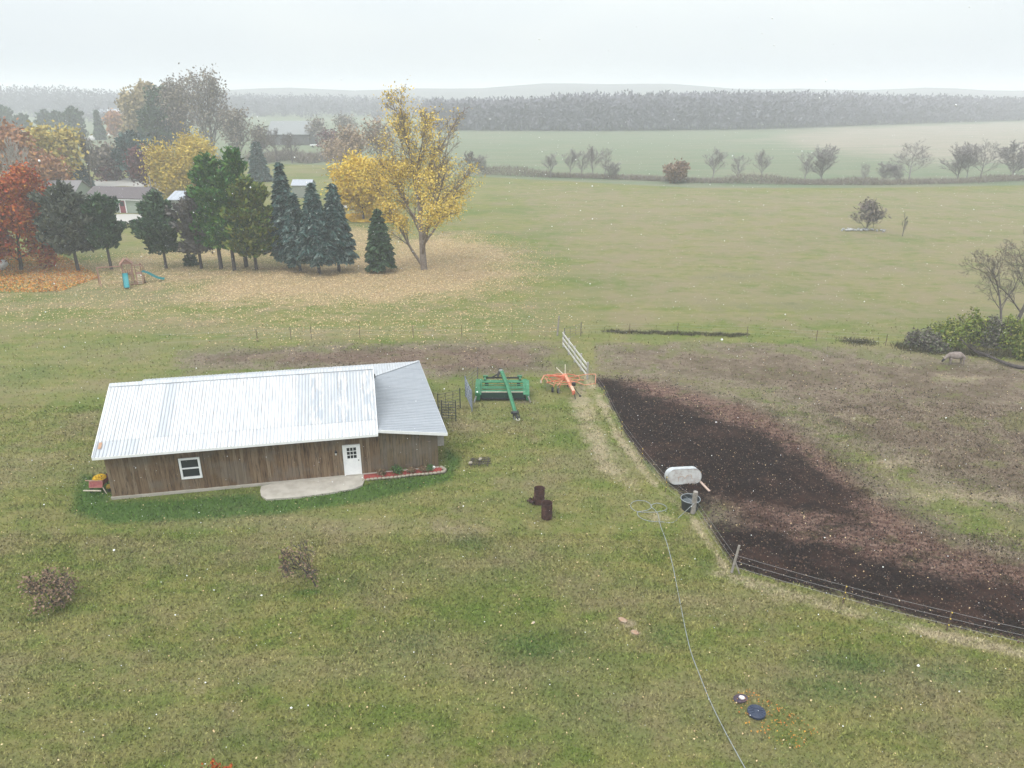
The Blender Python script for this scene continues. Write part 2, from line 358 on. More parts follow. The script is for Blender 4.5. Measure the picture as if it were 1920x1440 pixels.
# one sheet: rings round the place, finer towards the farmyard
rad = np.concatenate([[.01, 4, 8], np.geomspace(11, 330, 470), np.geomspace(340, 6000, 60)])
ang = np.concatenate([np.linspace(-50, 50, 330), np.linspace(56, 304, 40)]); ang = np.radians(ang)
NA = len(ang); rr_, aa_ = np.meshgrid(rad, ang, indexing='ij')
P = np.stack([rr_.ravel()*np.sin(aa_.ravel()), rr_.ravel()*np.cos(aa_.ravel())], 1)
att = mask_attrs(P)
def vnoise(P, s, seed):
    rg = np.random.default_rng(seed); T = rg.random((256, 256)); q = P*s; i = np.floor(q).astype(int); f = q-i; f = f*f*(3-2*f)
    a = T[i[:, 0] % 256, i[:, 1] % 256]; b_ = T[(i[:, 0]+1) % 256, i[:, 1] % 256]; c_ = T[i[:, 0] % 256, (i[:, 1]+1) % 256]; d_ = T[(i[:, 0]+1) % 256, (i[:, 1]+1) % 256]
    return (a*(1-f[:, 0])+b_*f[:, 0])*(1-f[:, 1])+(c_*(1-f[:, 0])+d_*f[:, 0])*f[:, 1]-.5
rough = np.clip(att['zone_a'][:, 0]*1.4+att['zone_a'][:, 1]*.6, 0, 1.3)
z = .05*vnoise(P, .35, 1)+.035*vnoise(P, 1.1, 2) + rough*(.10*vnoise(P, 1.7, 3)+.07*vnoise(P, 3.9, 4)) - .03
V = np.column_stack([P, z]); 
i = np.arange(len(rad)-1)[:, None]*NA; j = np.arange(NA)[None, :]; j2 = (j+1) % NA
Q = np.stack([i+j, i+NA+j, i+NA+j2, i+j2], -1).reshape(-1, 4)[:, ::-1]
me = np_mesh('ground', V, Q, GM, True, att)
gr = put('ground', me); tag(gr, kind='structure')

# ---------------------------------------------------------------- hills and haze
def hill(name, y0, y1, x0, x1, prof, m):
    v = []; f = []; n = 60
    for i in range(n+1):
        x = x0+(x1-x0)*i/n; h = prof(x)
        v += [(x, y0, -2), (x, (y0+y1)/2, h), (x, y1, -2)]
    for i in range(n):
        a = i*3; f += [(a, a+3, a+4, a+1), (a+1, a+4, a+5, a+2)]
    o = put(name, np_mesh(name, v, f, m, True)); tag(o, kind='structure')
M_hill = mat('wooded_hill', (.07, .065, .06), var=(.10, .10, .08), vscale=.02, coord='Object')
def pr(x):
    a = math.radians(0); s = math.sin
    base = 23+5*s(x*.004+1)+3*s(x*.011)+1.5*s(x*.031)
    return base
hill('hills', 1000, 1500, -1500, 1500, pr, M_hill)

# ---------------------------------------------------------------- trees
def grow(seed, h=10., trunk=.25, levels=3, nch=(9, 6, 4), ratio=(.55, .5, .45), ang=(45, 42, 40), up=.12, gnarl=.14, r0=.02, steps=(8, 5, 4, 3), shape='round', fork=0):
    rg = random.Random(seed); S = []; T = []
    def rv(): return Vector((rg.gauss(0, 1), rg.gauss(0, 1), rg.gauss(0, 1)))
    def br(p, d, Lg, r, lev):
        k = steps[min(lev, len(steps)-1)]; re_ = r*(.25 if lev else .3)
        nc = nch[lev] if lev < levels else 0; start = trunk if lev == 0 else .25
        cpos = sorted(start+(1-start)*((q+rg.random()*.8)/nc) for q in range(nc)) if nc else []
        ci = 0; phi = rg.random()*6.28
        for i in range(k):
            d = (d+rv()*gnarl*(.4 if lev == 0 else 1)/1.2+Vector((0, 0, up*(0 if lev == 0 else 1)))).normalized()
            q = p+d*Lg/k; ra = r+(re_-r)*i/k; rb = r+(re_-r)*(i+1)/k
            S.append((p, q, ra, rb, lev))
            while ci < len(cpos) and cpos[ci] <= (i+1)/k:
                t = cpos[ci]; ci += 1; phi += 2.4+rg.uniform(-.5, .5)
                x = d.orthogonal().normalized(); x = Matrix.Rotation(phi, 3, d) @ x
                a = R(ang[min(lev, len(ang)-1)]*rg.uniform(.75, 1.25))
                if shape == 'vase' and lev == 0: a *= 1.1-.5*t
                if shape == 'cone' and lev == 0: a *= 1.25-.3*t
                cd = (d*math.cos(a)+x*math.sin(a)).normalized()
                sc = {'round': .6+.7*math.sin(math.pi*min(1, .15+(t-start)/(1-start+1e-6)*.8)), 'vase': 1.25-.55*t, 'cone': 1.25-t, 'col': .9}[shape] if lev == 0 else 1.1-.5*t
                br(p+(q-p)*rg.random(), cd, Lg*ratio[min(lev, len(ratio)-1)]*sc*rg.uniform(.8, 1.15), max(ra*.55, .004), lev+1)
            p = q
        if lev >= levels-1: T.append((p, d)); 
        if lev == levels: T.append((p-d*Lg*.45, d))
    br(Vector((0, 0, 0)), Vector((rg.uniform(-.04, .04), rg.uniform(-.04, .04), 1)), h, h*r0, 0)
    return S, T
def fit(S, T, h, w):
    zs = max(s[1].z for s in S); xs = sorted(math.hypot(s[1].x, s[1].y) for s in S)[int(len(S)*.97)]
    kz, kx = h/zs, w/xs
    f = lambda p: Vector((p.x*kx, p.y*kx, p.z*kz))
    return [(f(a), f(b), r1, r2, l) for a, b, r1, r2, l in S], [(f(p), d) for p, d in T]
def tree(name, base, h, w, label, cat, seed, bark, leafm=None, nleaf=0, lsize=.25, group=None, rz=0, twig=3, minr=.012, lean=None, keep=None, spread=.5, elong=1.5, droop=0, **kw):
    S, T = grow(seed, h=h, **kw); S, T = fit(S, T, h, w)
    if lean:
        sh = lambda p: Vector((p.x+lean[0]*(p.z/h)**1.3, p.y+lean[1]*(p.z/h)**1.3, p.z))
        S = [(sh(a), sh(b), c, d, l) for a, b, c, d, l in S]; T = [(sh(p), d) for p, d in T]
    t = thing(name, label, cat, base, rz, group)
    A = [(a, b, max(r1, minr), max(r2, minr), l) for a, b, r1, r2, l in S]
    v, f = seg_arrays([s for s in A if s[4] == 0], 8); put('trunk', np_mesh('trunk', v, f, bark, True), t)
    v, f = seg_arrays([s for s in A if s[4] > 0], twig); put('branches', np_mesh('branches', v, f, bark, True), t)
    if leafm and nleaf:
        rg = np.random.default_rng(seed); tp = np.array([list(p) for p, d in T])
        if keep is not None: tp = tp[np.array([keep(p) > rg.random() for p in tp])]
        idx = rg.integers(0, len(tp), nleaf); C = tp[idx]+rg.normal(size=(nleaf, 3))*spread
        if droop: C[:, 2] -= np.abs(rg.normal(size=nleaf))*droop
        C[:, 2] = np.maximum(C[:, 2], .15)
        v, f = leaf_arrays(C, lsize, rg, elong); put('leaves', np_mesh('leaves', v, f, leafm), t)
    return t
def copy_tree(t, loc, rz, sc, label=None, group=None):
    c = t.copy(); COL.objects.link(c); c.location = loc; c.rotation_euler = (0, 0, rz); c.scale = sc
    if label: c['label'] = label
    if group: c['group'] = group
    for ch in t.children:
        d = ch.copy(); COL.objects.link(d); d.parent = c
    return c
def conifer(name, base, h, w, label, seed, leafm, bark, n=9000, kind='spruce', clear=.16, size=.34, group=None, cat='tree'):
    """trunk, tiers of drooping limbs and needle sprays carried by the limbs"""
    rg = np.random.default_rng(seed); S = []; C = []; D = []
    tr = h*.016+.05
    for i in range(10):
        S.append(((0, 0, h*i/10), (0, 0, h*(i+1)/10), tr*(1-i/10.5), tr*(1-(i+1)/10.5)))
    z = h*clear; limbs = []
    phi = 0
    while z < h*.985:
        t = (z-h*clear)/(h*(1-clear))
        if kind == 'spruce': Rr = w*(1-t)**.85*(1 if t > .06 else .8)
        else: Rr = w*(.45+.60*math.sin(math.pi*min(1, t*.85+.17)))*(1-t**4.5)*rg.uniform(.55, 1.15)
        if kind == 'fir': Rr = w*(1.08*(1-t)**.62)*(.8 if t < .08 else 1)*rg.uniform(.6, 1.15)
        k = 7 if kind == 'spruce' else 6
        for q in range(k):
            phi += 2.4+rg.uniform(-.3, .3); L_ = max(.15, Rr*(rg.uniform(.72, 1.12) if kind == 'spruce' else rg.uniform(.5, 1.2)))
            limbs.append((z+rg.uniform(-.12, .12), phi, L_, t))
        z += (.42 if kind == 'spruce' else .62)*(1-.35*t)*max(.8, h/12)
    tot = sum(l[2]**1.5 for l in limbs)
    for z0, ph, L_, t in limbs:
        el0 = (.35 if kind == 'spruce' else .45)*t+(-.12 if kind == 'spruce' else .12)
        dr = .22 if kind == 'spruce' else -.10
        def at(s): return np.stack([np.cos(ph)*L_*s, np.sin(ph)*L_*s, z0+L_*(el0*s-dr*s*s)], -1)
        p = at(np.array([0, .5, 1.])); r = .018+.008*L_
        S.append((p[0], p[1], r*1.3, r)); S.append((p[1], p[2], r, .008))
        m = max(6, int(n*L_**1.5/tot)); s = rg.random(m)**(.6 if kind == 'spruce' else .32)*.98+.04
        c = at(s); side = np.array([-math.sin(ph), math.cos(ph), 0]); lat = rg.normal(size=m)*(.16+.22*L_*(1.05-s) if kind == 'spruce' else .24+.09*L_)
        c = c+side*lat[:, None]; c[:, 2] += rg.normal(size=m)*(.06 if kind == 'spruce' else .22)-np.abs(lat)*(.25 if kind == 'spruce' else 0)
        d = np.array([math.cos(ph), math.sin(ph), el0-dr])[None]*.8+side[None]*np.sign(lat)[:, None]*.7+(np.array([[0, 0, -.25]]) if kind == 'spruce' else rg.normal(size=(m, 3))*.5+np.array([[0, 0, .5]]))
        C.append(c); D.append(unit(d))
    C = np.vstack(C); D = np.vstack(D)
    t = thing(name, label, cat, base, rg.random()*6, group)
    v, f = seg_arrays(S[:10], 8); put('trunk', np_mesh('trunk', v, f, bark, True), t)
    v, f = seg_arrays(S[10:], 4); put('branches', np_mesh('branches', v, f, bark, True), t)
    v, f = leaf_arrays(C, size, rg, 2.4 if kind == 'spruce' else 2.0, D, .75)
    put('needles', np_mesh('needles', v, f, leafm), t)
    return t

bark = mat('bark', (.085, .068, .055), var=(.14, .12, .10), vscale=5, bump=.6, stretch=(1, 1, .3))
bark_dk = mat('dark_bark', (.05, .04, .038), var=(.09, .075, .07), vscale=5, bump=.6, stretch=(1, 1, .3))
bark_far = mat('grey_bark', (.10, .085, .08), var=(.15, .13, .12), vscale=2)
bark_hedge = mat('haze_paled_bark', (.23, .21, .21), var=(.29, .26, .25), vscale=2)  # distance haze put into the colour: bark paled for the far hedgerow
bark_pale2 = mat('tan_grey_bark', (.17, .135, .11), var=(.24, .20, .17), vscale=4, bump=.4)
bark_pale = mat('pale_bark', (.42, .38, .34), var=(.28, .25, .22), vscale=2)
L_yel = mat('yellow_leaf', (.5, .4, .05), island=[(.62, .45, .08), (.72, .53, .12), (.52, .41, .09), (.68, .45, .10)], rough=.7)
L_wil = mat('bright_yellow_leaf', (.5, .4, .05), island=[(.66, .45, .035), (.58, .40, .04), (.74, .52, .06), (.40, .34, .05)], rough=.7)
L_olw = mat('willow_leaf', (.5, .4, .05), island=[(.52, .36, .05), (.42, .31, .05), (.60, .44, .08), (.26, .24, .06)], rough=.7)
L_olv = mat('olive_yellow_leaf', (.5, .4, .05), island=[(.44, .32, .07), (.30, .26, .07), (.56, .40, .09), (.20, .20, .07)], rough=.7)
L_red = mat('red_leaf', (.4, .1, .03), island=[(.26, .028, .010), (.38, .060, .014), (.48, .13, .018), (.13, .014, .010), (.48, .20, .02)], rough=.7)
L_org = mat('orange_brown_leaf', (.4, .1, .03), island=[(.34, .15, .06), (.28, .12, .07), (.42, .21, .07), (.22, .12, .07)], rough=.8)
L_brn = mat('withered_leaf', (.2, .1, .06), island=[(.26, .17, .11), (.18, .115, .08), (.33, .23, .15)], rough=.9)
L_fad = mat('faded_tan_leaf', (.3, .2, .1), island=[(.34, .24, .15), (.27, .19, .14), (.40, .29, .17)], rough=.9)
L_pur = mat('purple_leaf', (.1, .04, .04), island=[(.13, .045, .05), (.09, .04, .045), (.17, .06, .05)], rough=.9)
L_tan = mat('pale_tan_leaf', (.3, .2, .1), island=[(.36, .28, .14), (.28, .22, .12), (.42, .33, .17)], rough=.9)
L_gry = mat('grey_brown_leaf', (.2, .15, .1), island=[(.19, .16, .135), (.24, .20, .155), (.15, .125, .11), (.30, .25, .16)], rough=.9)
N_grn = mat('green_needles', (.03, .08, .02), island=[(.022, .090, .018), (.055, .160, .030), (.030, .110, .022), (.12, .22, .035), (.010, .035, .010)], rough=.75)
N_olv = mat('olive_needles', (.03, .08, .02), island=[(.040, .095, .016), (.095, .160, .022), (.190, .210, .028), (.014, .042, .010), (.24, .24, .04)], rough=.75)
N_drk = mat('dark_needles', (.03, .05, .03), island=[(.014, .044, .018), (.036, .084, .034), (.070, .12, .055), (.006, .018, .009)], rough=.75)
N_gry = mat('grey_green_needles', (.05, .06, .05), island=[(.055, .072, .046), (.11, .125, .088), (.030, .045, .030), (.17, .175, .13), (.012, .018, .012)], rough=.75)
N_blu = mat('blue_needles', (.04, .07, .07), island=[(.014, .050, .042), (.046, .100, .088), (.095, .155, .140), (.006, .022, .020), (.25, .31, .28)], rough=.7)
N_dead = mat('dead_needles', (.1, .09, .08), island=[(.10, .09, .082), (.14, .13, .12), (.07, .062, .055)], rough=.9)

def at(px, py): 
    g = G(px, py); g.z = -.03; return g
def H_(px, pb, pt): g = G(px, pb); return HZ(px, pt, g)
def W_(px, pb, hw): return hw/PXM(G(px, pb))

# the row of evergreens along the lawn
for px, pb, pt, hw, kind, m, n, lab, clr in [
    (147, 508, 342, 52, 'pine', N_gry, 9500, 'ragged grey-green pine beside the red maple, leftmost evergreen of the row', .20),
    (209, 505, 366, 38, 'pine', N_drk, 7000, 'dark green pine on a tall bare trunk behind the playset', .30),
    (312, 503, 360, 42, 'pine', N_drk, 8500, 'dark round-topped pine standing alone just right of the playset', .22),
    (415, 504, 290, 48, 'fir', N_grn, 12000, 'tall bright green pine at the left of the dense evergreen clump', .20),
    (440, 507, 318, 40, 'fir', N_grn, 8000, 'green pine with pointed top tucked in the middle of the clump', .22),
    (462, 500, 278, 52, 'fir', N_grn, 14000, 'tallest dark green pine rising at the back of the evergreen clump', .18),
    (481, 506, 338, 64, 'fir', N_olv, 14000, 'broad olive-green pine with low spreading limbs at the front of the clump', .16),
    (544, 502, 306, 42, 'spruce', N_blu, 11000, 'tallest blue spruce with a slim pointed top', .13),
    (563, 508, 360, 36, 'spruce', N_blu, 8000, 'shorter blue-green spruce squeezed in beside the tallest blue spruce', .16),
    (599, 513, 343, 42, 'spruce', N_blu, 10500, 'blue spruce second from the right in the dense row', .16),
    (636, 509, 345, 42, 'spruce', N_blu, 10500, 'blue spruce closing the right end of the dense row', .16),
    (714, 509, 392, 35, 'spruce', N_drk, 7500, 'small dark spruce standing apart left of the big yellow tree', .13)]:
    b = at(px, pb)
    conifer('spruce_tree' if kind == 'spruce' else 'pine_tree', b, H_(px, pb, pt), W_(px, pb, hw)*.90, lab, px, m, bark_dk, int(n*1.1), kind, clr+.045, .33 if kind == 'spruce' else .30, 'evergreens in the row by the lawn')
b = at(378, 503)
conifer('pine_tree', b, H_(378, 503, 358), W_(378, 503, 38), 'sparse half-dead grey pine with thin needles left of the green clump', 51, N_dead, bark_dk, 4200, 'pine', .24, .30, 'evergreens in the row by the lawn')
b = at(357, 497)
conifer('young_pine', b, 1.1, .9, 'small dark young evergreen low on the leafy ground right of the playset', 52, N_drk, bark_dk, 700, 'pine', .02, .25)

# big yellow tree, red maple, yellow trees behind
b = at(795, 505)
tree('big_yellow_tree', b, H_(795, 505, 156), W_(795, 505, 146), 'big half-bare tree with ascending limbs and thinning yellow leaves', 'tree', 11, bark_pale2, L_yel, 17000, .16,
     trunk=.045, levels=4, nch=(15, 14, 8, 5), ratio=(.78, .30, .40, .4), ang=(33, 24, 32, 34), up=.06, gnarl=.07, shape='vase', r0=.020, spread=.42,
     keep=lambda p: (1.0 if p[2] < 9 else .55 if p[2] < 12.5 else .12)*(1 if p[0] < 2 or p[2] < 9 else .25)*(1 if (math.sin(p[0]*1.7+p[2])*math.cos(p[1]*1.3) > -.25) else .15))
b = at(40, 506)
tree('red_maple', b, H_(40, 506, 322), W_(40, 506, 78), 'dense red and orange maple at the left edge', 'tree', 21, bark_dk, L_red, 30000, .24,
     trunk=.16, levels=3, nch=(14, 8, 5), ratio=(.52, .5, .45), ang=(60, 45, 42), up=.08, gnarl=.13, shape='round', spread=.5)
b = at(-70, 500)
tree('red_maple', b, H_(-70, 500, 300), W_(-70, 500, 78), 'orange maple mostly outside the left edge behind the red maple', 'tree', 22, bark_dk, L_org, 9000, .34,
     trunk=.16, levels=3, nch=(14, 8, 5), ratio=(.52, .5, .45), ang=(60, 45, 42), up=.08, gnarl=.13, shape='round', spread=.5)
b = at(682, 412)
tree('yellow_tree', b, H_(682, 412, 296), W_(682, 412, 46), 'dense bright yellow round tree behind the left side of the big half-bare tree', 'tree', 31, bark_dk, L_wil, 24000, .27,
     trunk=.12, levels=3, nch=(12, 8, 5), ratio=(.5, .5, .45), ang=(60, 45, 42), up=.05, gnarl=.14, shape='round', spread=.7)
b = at(368, 372)
tree('yellow_willow', b, H_(368, 372, 262), W_(368, 372, 62), 'wide olive-yellow willow beyond the evergreens next to the gravel yard', 'tree', 32, bark_dk, L_olw, 24000, .32,
     trunk=.15, levels=3, nch=(12, 8, 5), ratio=(.5, .5, .45), ang=(62, 45, 42), up=.04, gnarl=.14, shape='round', spread=1.0, droop=1.2)

# trees round the far farmyard
KR = dict(trunk=.18, levels=3, nch=(13, 7, 5), ratio=(.5, .5, .45), ang=(52, 42, 40), up=.08, gnarl=.13, shape='round')
KV = dict(trunk=.14, levels=3, nch=(12, 8, 6), ratio=(.6, .5, .45), ang=(40, 30, 34), up=.14, gnarl=.10, shape='vase')
KP = dict(trunk=.08, levels=3, nch=(20, 9, 6), ratio=(.62, .4, .45), ang=(24, 28, 34), up=.16, gnarl=.08, shape='vase')
far = [
 ('poplar_tree', 400, 300, 128, 48, bark_far, L_gry, 2400, .5, KP, 'tallest bare-topped grey-brown tree of the tall clump', 61),
 ('poplar_tree', 350, 298, 142, 42, bark_far, L_gry, 2400, .5, KP, 'tall grey tree on the left side of the tall clump', 62),
 ('poplar_tree', 452, 302, 195, 30, bark_far, L_gry, 1500, .5, KP, 'lower grey tree at the right shoulder of the tall clump', 63),
 ('poplar_tree', 318, 296, 168, 30, bark_far, N_drk, 6500, .8, KR, 'darker tree at the left shoulder of the tall clump', 64),
 ('broad_tree', 276, 285, 160, 30, bark_far, L_tan, 5000, .85, KR, 'pale yellow-tan tree left of the tall clump', 65),
 ('broad_tree', 226, 265, 213, 17, bark_far, L_org, 2600, .8, KR, 'smaller faded orange tree beside the distant lane', 66),
 ('broad_tree', 263, 262, 203, 16, bark_far, L_org, 2600, .8, KR, 'taller faded orange tree below the pale tan tree', 67),
 ('broad_tree', 110, 355, 243, 48, bark_far, L_olv, 3800, .6, KR, 'hazy olive-brown tree behind the small blue-green conifer', 68),
 ('broad_tree', 20, 385, 236, 50, bark_far, L_org, 5500, .5, KR, 'large faded rust-brown tree at the left edge', 69),
 ('broad_tree', 96, 382, 300, 38, bark_far, L_org, 4200, .5, KR, 'low orange-brown tree between the bare pale tree and the green house', 70),
 ('bare_pale_tree', 46, 400, 255, 34, bark_pale, None, 0, 0, KV, 'bare tree with whitish limbs above the red maple', 71),
 ('bare_tree', 172, 352, 245, 24, bark, None, 0, 0, KV, 'thin bare tree forking beside the gravel yard', 72),
 ('bushy_tree', 205, 337, 274, 24, bark_far, L_gry, 1500, .6, KR, 'thin greyish tree above the red-purple bush', 73),
 ('purple_bush', 204, 337, 306, 21, bark_far, L_pur, 2400, .5, dict(KR, trunk=.05), 'round dark red bush beyond the gravel yard', 74),
 ('bushy_tree', 276, 352, 288, 22, bark_far, L_pur, 3000, .5, KR, 'dark grey-purple tree at the edge of the gravel yard', 75),
 ('bare_tree', 520, 304, 236, 24, bark_far, None, 0, 0, KV, 'bare hazy tree right in front of the far barn', 76),
 ('bare_tree', 548, 306, 246, 20, bark_far, None, 0, 0, KV, 'bare hazy tree near the right end of the far barn', 77),
 ('bare_tree', 492, 300, 238, 18, bark_far, L_gry, 900, .6, KV, 'bare hazy tree near the left end of the far barn', 78),
 ('red_bare_tree', 620, 290, 246, 20, bark_far, L_pur, 1000, .5, KR, 'small reddish tree beyond the pasture right of the far barn', 79),
 ('broad_tree', 668, 325, 240, 36, bark_far, L_fad, 2600, .4, KV, 'thin tan-brown tree rising above the dense bright yellow tree', 80),
 ('broad_tree', 640, 318, 262, 26, bark_far, L_fad, 1800, .45, KV, 'brownish brushy tree left of the thin tan-brown tree', 81),
 ('bare_tree', 715, 320, 225, 32, bark_far, L_fad, 900, .45, KV, 'bare brownish tree behind the crown of the big yellow tree', 82),
 ('bare_tree', 880, 330, 282, 22, bark_far, None, 0, 0, KV, 'small bare tree behind the right side of the big yellow tree', 83),
 ('bare_tree', 596, 272, 222, 16, bark_far, L_gry, 700, .6, KV, 'distant bare tree beyond the pasture', 84),
 ('bare_tree', 650, 262, 215, 22, bark_far, L_gry, 900, .6, KV, 'distant spreading bare tree near the hazy wood', 85)]
for nm, px, pb, pt, hw, bk, lm, nl, ls, kw, lab, sd_ in far:
    tree(nm, at(px, pb), H_(px, pb, pt), W_(px, pb, hw), lab, 'tree' if 'bush' not in nm or 'bushy' in nm else 'bush', sd_, bk, lm, nl, ls, twig=3, minr=.035, spread=.9 if lm else 0, **kw)
for px, pb, pt, hw, m, k, lab in [
 (262, 338, 246, 30, N_blu, 'pine', 'big hazy blue-grey conifer beyond the gravel yard'),
 (148, 352, 280, 24, N_blu, 'spruce', 'hazy blue-green conifer behind the green house'),
 (488, 340, 268, 20, N_blu, 'spruce', 'pale blue spruce peeking over the tallest pine'),
 (14, 255, 197, 18, N_drk, 'pine', 'distant dark conifer at the left edge'),
 (92, 255, 206, 15, N_drk, 'pine', 'distant conifer, nearer the left of the pair'),
 (112, 258, 208, 15, N_drk, 'pine', 'distant conifer, right-hand one of the pair'),
 (146, 262, 199, 19, N_drk, 'pine', 'distant dark broad-topped conifer above the olive-brown tree'),
 (190, 262, 207, 11, N_drk, 'spruce', 'distant slim conifer left of the faded orange tree'),
 (298, 300, 190, 26, N_drk, 'pine', 'dark conifer at the foot of the tall clump'),
 (50, 262, 214, 16, N_drk, 'pine', 'distant low conifer between the left edge and the pair')]:
    conifer('conifer_tree', at(px, pb), H_(px, pb, pt), W_(px, pb, hw), lab, px+7, m, bark_dk, 3200, k, .06, .8, 'hazy conifers round the far farmyard')

# hedgerow trees across the fields: four kinds, copied
protos = {}
hr = [(1032, 334, 286, 14, 'a'), (1068, 332, 278, 14, 'a'), (1090, 333, 283, 13, 'c'), (1112, 334, 272, 16, 'a'), (1134, 335, 277, 12, 'c'), (1152, 336, 303, 14, 'b'), (1335, 339, 277, 17, 'a'), (1383, 340, 291, 15, 'c'), (1428, 340, 280, 14, 'a'),
      (1508, 341, 285, 14, 'c'), (1540, 340, 271, 26, 'b'), (1618, 346, 306, 9, 'c'), (1655, 343, 303, 18, 'b'), (1680, 343, 308, 14, 'b'), (1704, 340, 263, 31, 'd'), (1795, 338, 267, 28, 'b'), (1812, 339, 272, 18, 'd'), (1836, 339, 260, 26, 'd'), (1898, 337, 264, 28, 'b'), (905, 327, 290, 12, 'b'), (1945, 337, 262, 28, 'd')]
lab_h = ['thin bare hedgerow tree at the left of the near group', 'leftmost upright bare tree in the close hedgerow group', 'small bare tree inside the close hedgerow group', 'tallest bare tree of the close hedgerow group', 'leaning bare tree at the right of the close hedgerow group', 'low bushy tree ending the close hedgerow group', 'bare upright tree right of the round russet bush', 'shorter twiggy tree between two upright bare trees', 'slim bare tree in the middle of the hedgerow', 'small bare tree touching the dense fan-shaped tree', 'dense fan-shaped bare tree in the middle of the hedgerow', 'tiny bare sapling in the hedgerow gap', 'low bushy tree left of the flat-topped tree', 'low bushy shrub tree close to the flat-topped tree', 'flat-topped umbrella-shaped bare tree', 'dark many-stemmed bare tree right of the flat-topped tree', 'bare tree behind the dark many-stemmed tree', 'wide bare tree with open leaning limbs', 'bare dense tree at the right end of the hedgerow', 'small dim tree at the left end of the hedgerow', 'bare tree just at the right edge of the hedgerow']
HK = {'a': dict(KV, nch=(12, 9, 6), seed=101, ang=(30, 28, 34), trunk=.2), 'b': dict(KR, nch=(16, 10, 7), seed=102, trunk=.03, ang=(34, 35, 38)), 'c': dict(KR, nch=(11, 8, 6), seed=103, trunk=.15, ang=(40, 40, 40)), 'd': dict(KV, nch=(14, 10, 7), seed=104, trunk=.3, ang=(50, 36, 36))}
HN = {}
for i, ((px, pb, pt, hw, k), lab) in enumerate(zip(hr, lab_h)):
    b = at(px, pb); h = H_(px, pb, pt)*1.04; w = W_(px, pb, hw)*1.3
    if k not in protos:
        kw = dict(HK[k]); sd_ = kw.pop('seed')
        protos[k] = tree('hedgerow_tree', b, h, w, lab, 'tree', sd_, bark_hedge, None, 0, 0, 'bare hedgerow trees between the fields', twig=3, minr=.022, **kw); HN[k] = (h, w)
    else:
        h0, w0 = HN[k]; copy_tree(protos[k], b, i*1.3, (w/w0, w/w0, h/h0), lab)
b = at(1265, 343)
tree('russet_bush', b, H_(1265, 343, 304), W_(1265, 343, 20), 'round russet bush in the hedgerow', 'bush', 111, bark_far, L_brn, 4200, .38, twig=3, minr=.03, spread=.4, **dict(KR, trunk=.03))

def slivers(C, D, ln, wd, rg):
    N = len(C); D = unit(D); b = unit(np.cross(D, unit(rg.normal(size=(N, 3)))))
    l = ln*(.6+.8*rg.random((N, 1)))
    V = np.stack([C-b*wd, C+b*wd, C+D*l], 1).reshape(-1, 3)
    return V, np.arange(3*N).reshape(-1, 3)
def brush(name, label, cat, C, h, n, ln, wd, m, seed, kind='stuff'):
    rg = np.random.default_rng(seed); idx = rg.integers(0, len(C), n); c = np.array(C)[idx]
    c = c+rg.normal(size=(n, 3))*np.array([1, 1, 0]); c[:, 2] = rg.random(n)*h[idx] if isinstance(h, np.ndarray) else rg.random(n)*h
    D = rg.normal(size=(n, 3))*.6+np.array([0, 0, 1.]); v, f = slivers(c, D, ln, wd, rg)
    o = put(name, np_mesh(name, v, f, m)); tag(o, label, cat, None, kind); return o
M_twig = mat('twigs', (.1, .08, .07), island=[(.22, .18, .155), (.17, .14, .13), (.28, .24, .19), (.20, .19, .13)], rough=.95)
hl = []
for i in range(700):
    x = 900+1250*i/700; y = np.interp(x, [900, 1000, 1150, 1300, 1500, 1650, 1800, 1920, 2150], [326, 331, 335, 342, 345, 346, 343, 338, 332]); g = G(x, y); hl.append((g.x, g.y, 0))
hs = np.array([.7+1.1*max(0, math.sin(i*.05)+math.sin(i*.021+1))*.8+random.random()*.4 for i in range(700)])
brush('hedge_brush', 'low strip of brown brush along the field boundary', 'hedge', hl, hs*.8, 26000, .7, .05, M_twig, 5)
hl = []
for i in range(300):
    x = 470+170*i/300; g = G(x, 302+3*math.sin(i*.04)); hl.append((g.x, g.y+random.uniform(-3, 3), 0))
brush('hedge_brush', 'low brown brush beyond the pasture in front of the far barn', 'hedge', hl, 2.2, 6000, 1.2, .1, M_twig, 6)

# ---------------------------------------------------------------- the hazy woods
M_wood = mat('haze_tinted_twigs', (.1, .08, .07), island=[(.155, .145, .175), (.145, .138, .165), (.165, .155, .178), (.155, .15, .165), (.148, .142, .168)], rough=.95)  # twig colours paled and blued to carry part of the distance haze
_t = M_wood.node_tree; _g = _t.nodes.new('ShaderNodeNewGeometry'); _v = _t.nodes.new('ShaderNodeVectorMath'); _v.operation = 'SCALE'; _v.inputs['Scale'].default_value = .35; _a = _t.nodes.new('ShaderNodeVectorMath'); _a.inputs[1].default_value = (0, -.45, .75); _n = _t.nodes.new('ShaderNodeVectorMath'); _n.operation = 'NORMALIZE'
_t.links.new(_g.outputs['Normal'], _v.inputs[0]); _t.links.new(_v.outputs[0], _a.inputs[0]); _t.links.new(_a.outputs[0], _n.inputs[0]); _t.links.new(_n.outputs[0], _t.nodes['Principled BSDF'].inputs['Normal'])   # normals bent up and forward to give the twigs soft, even shading
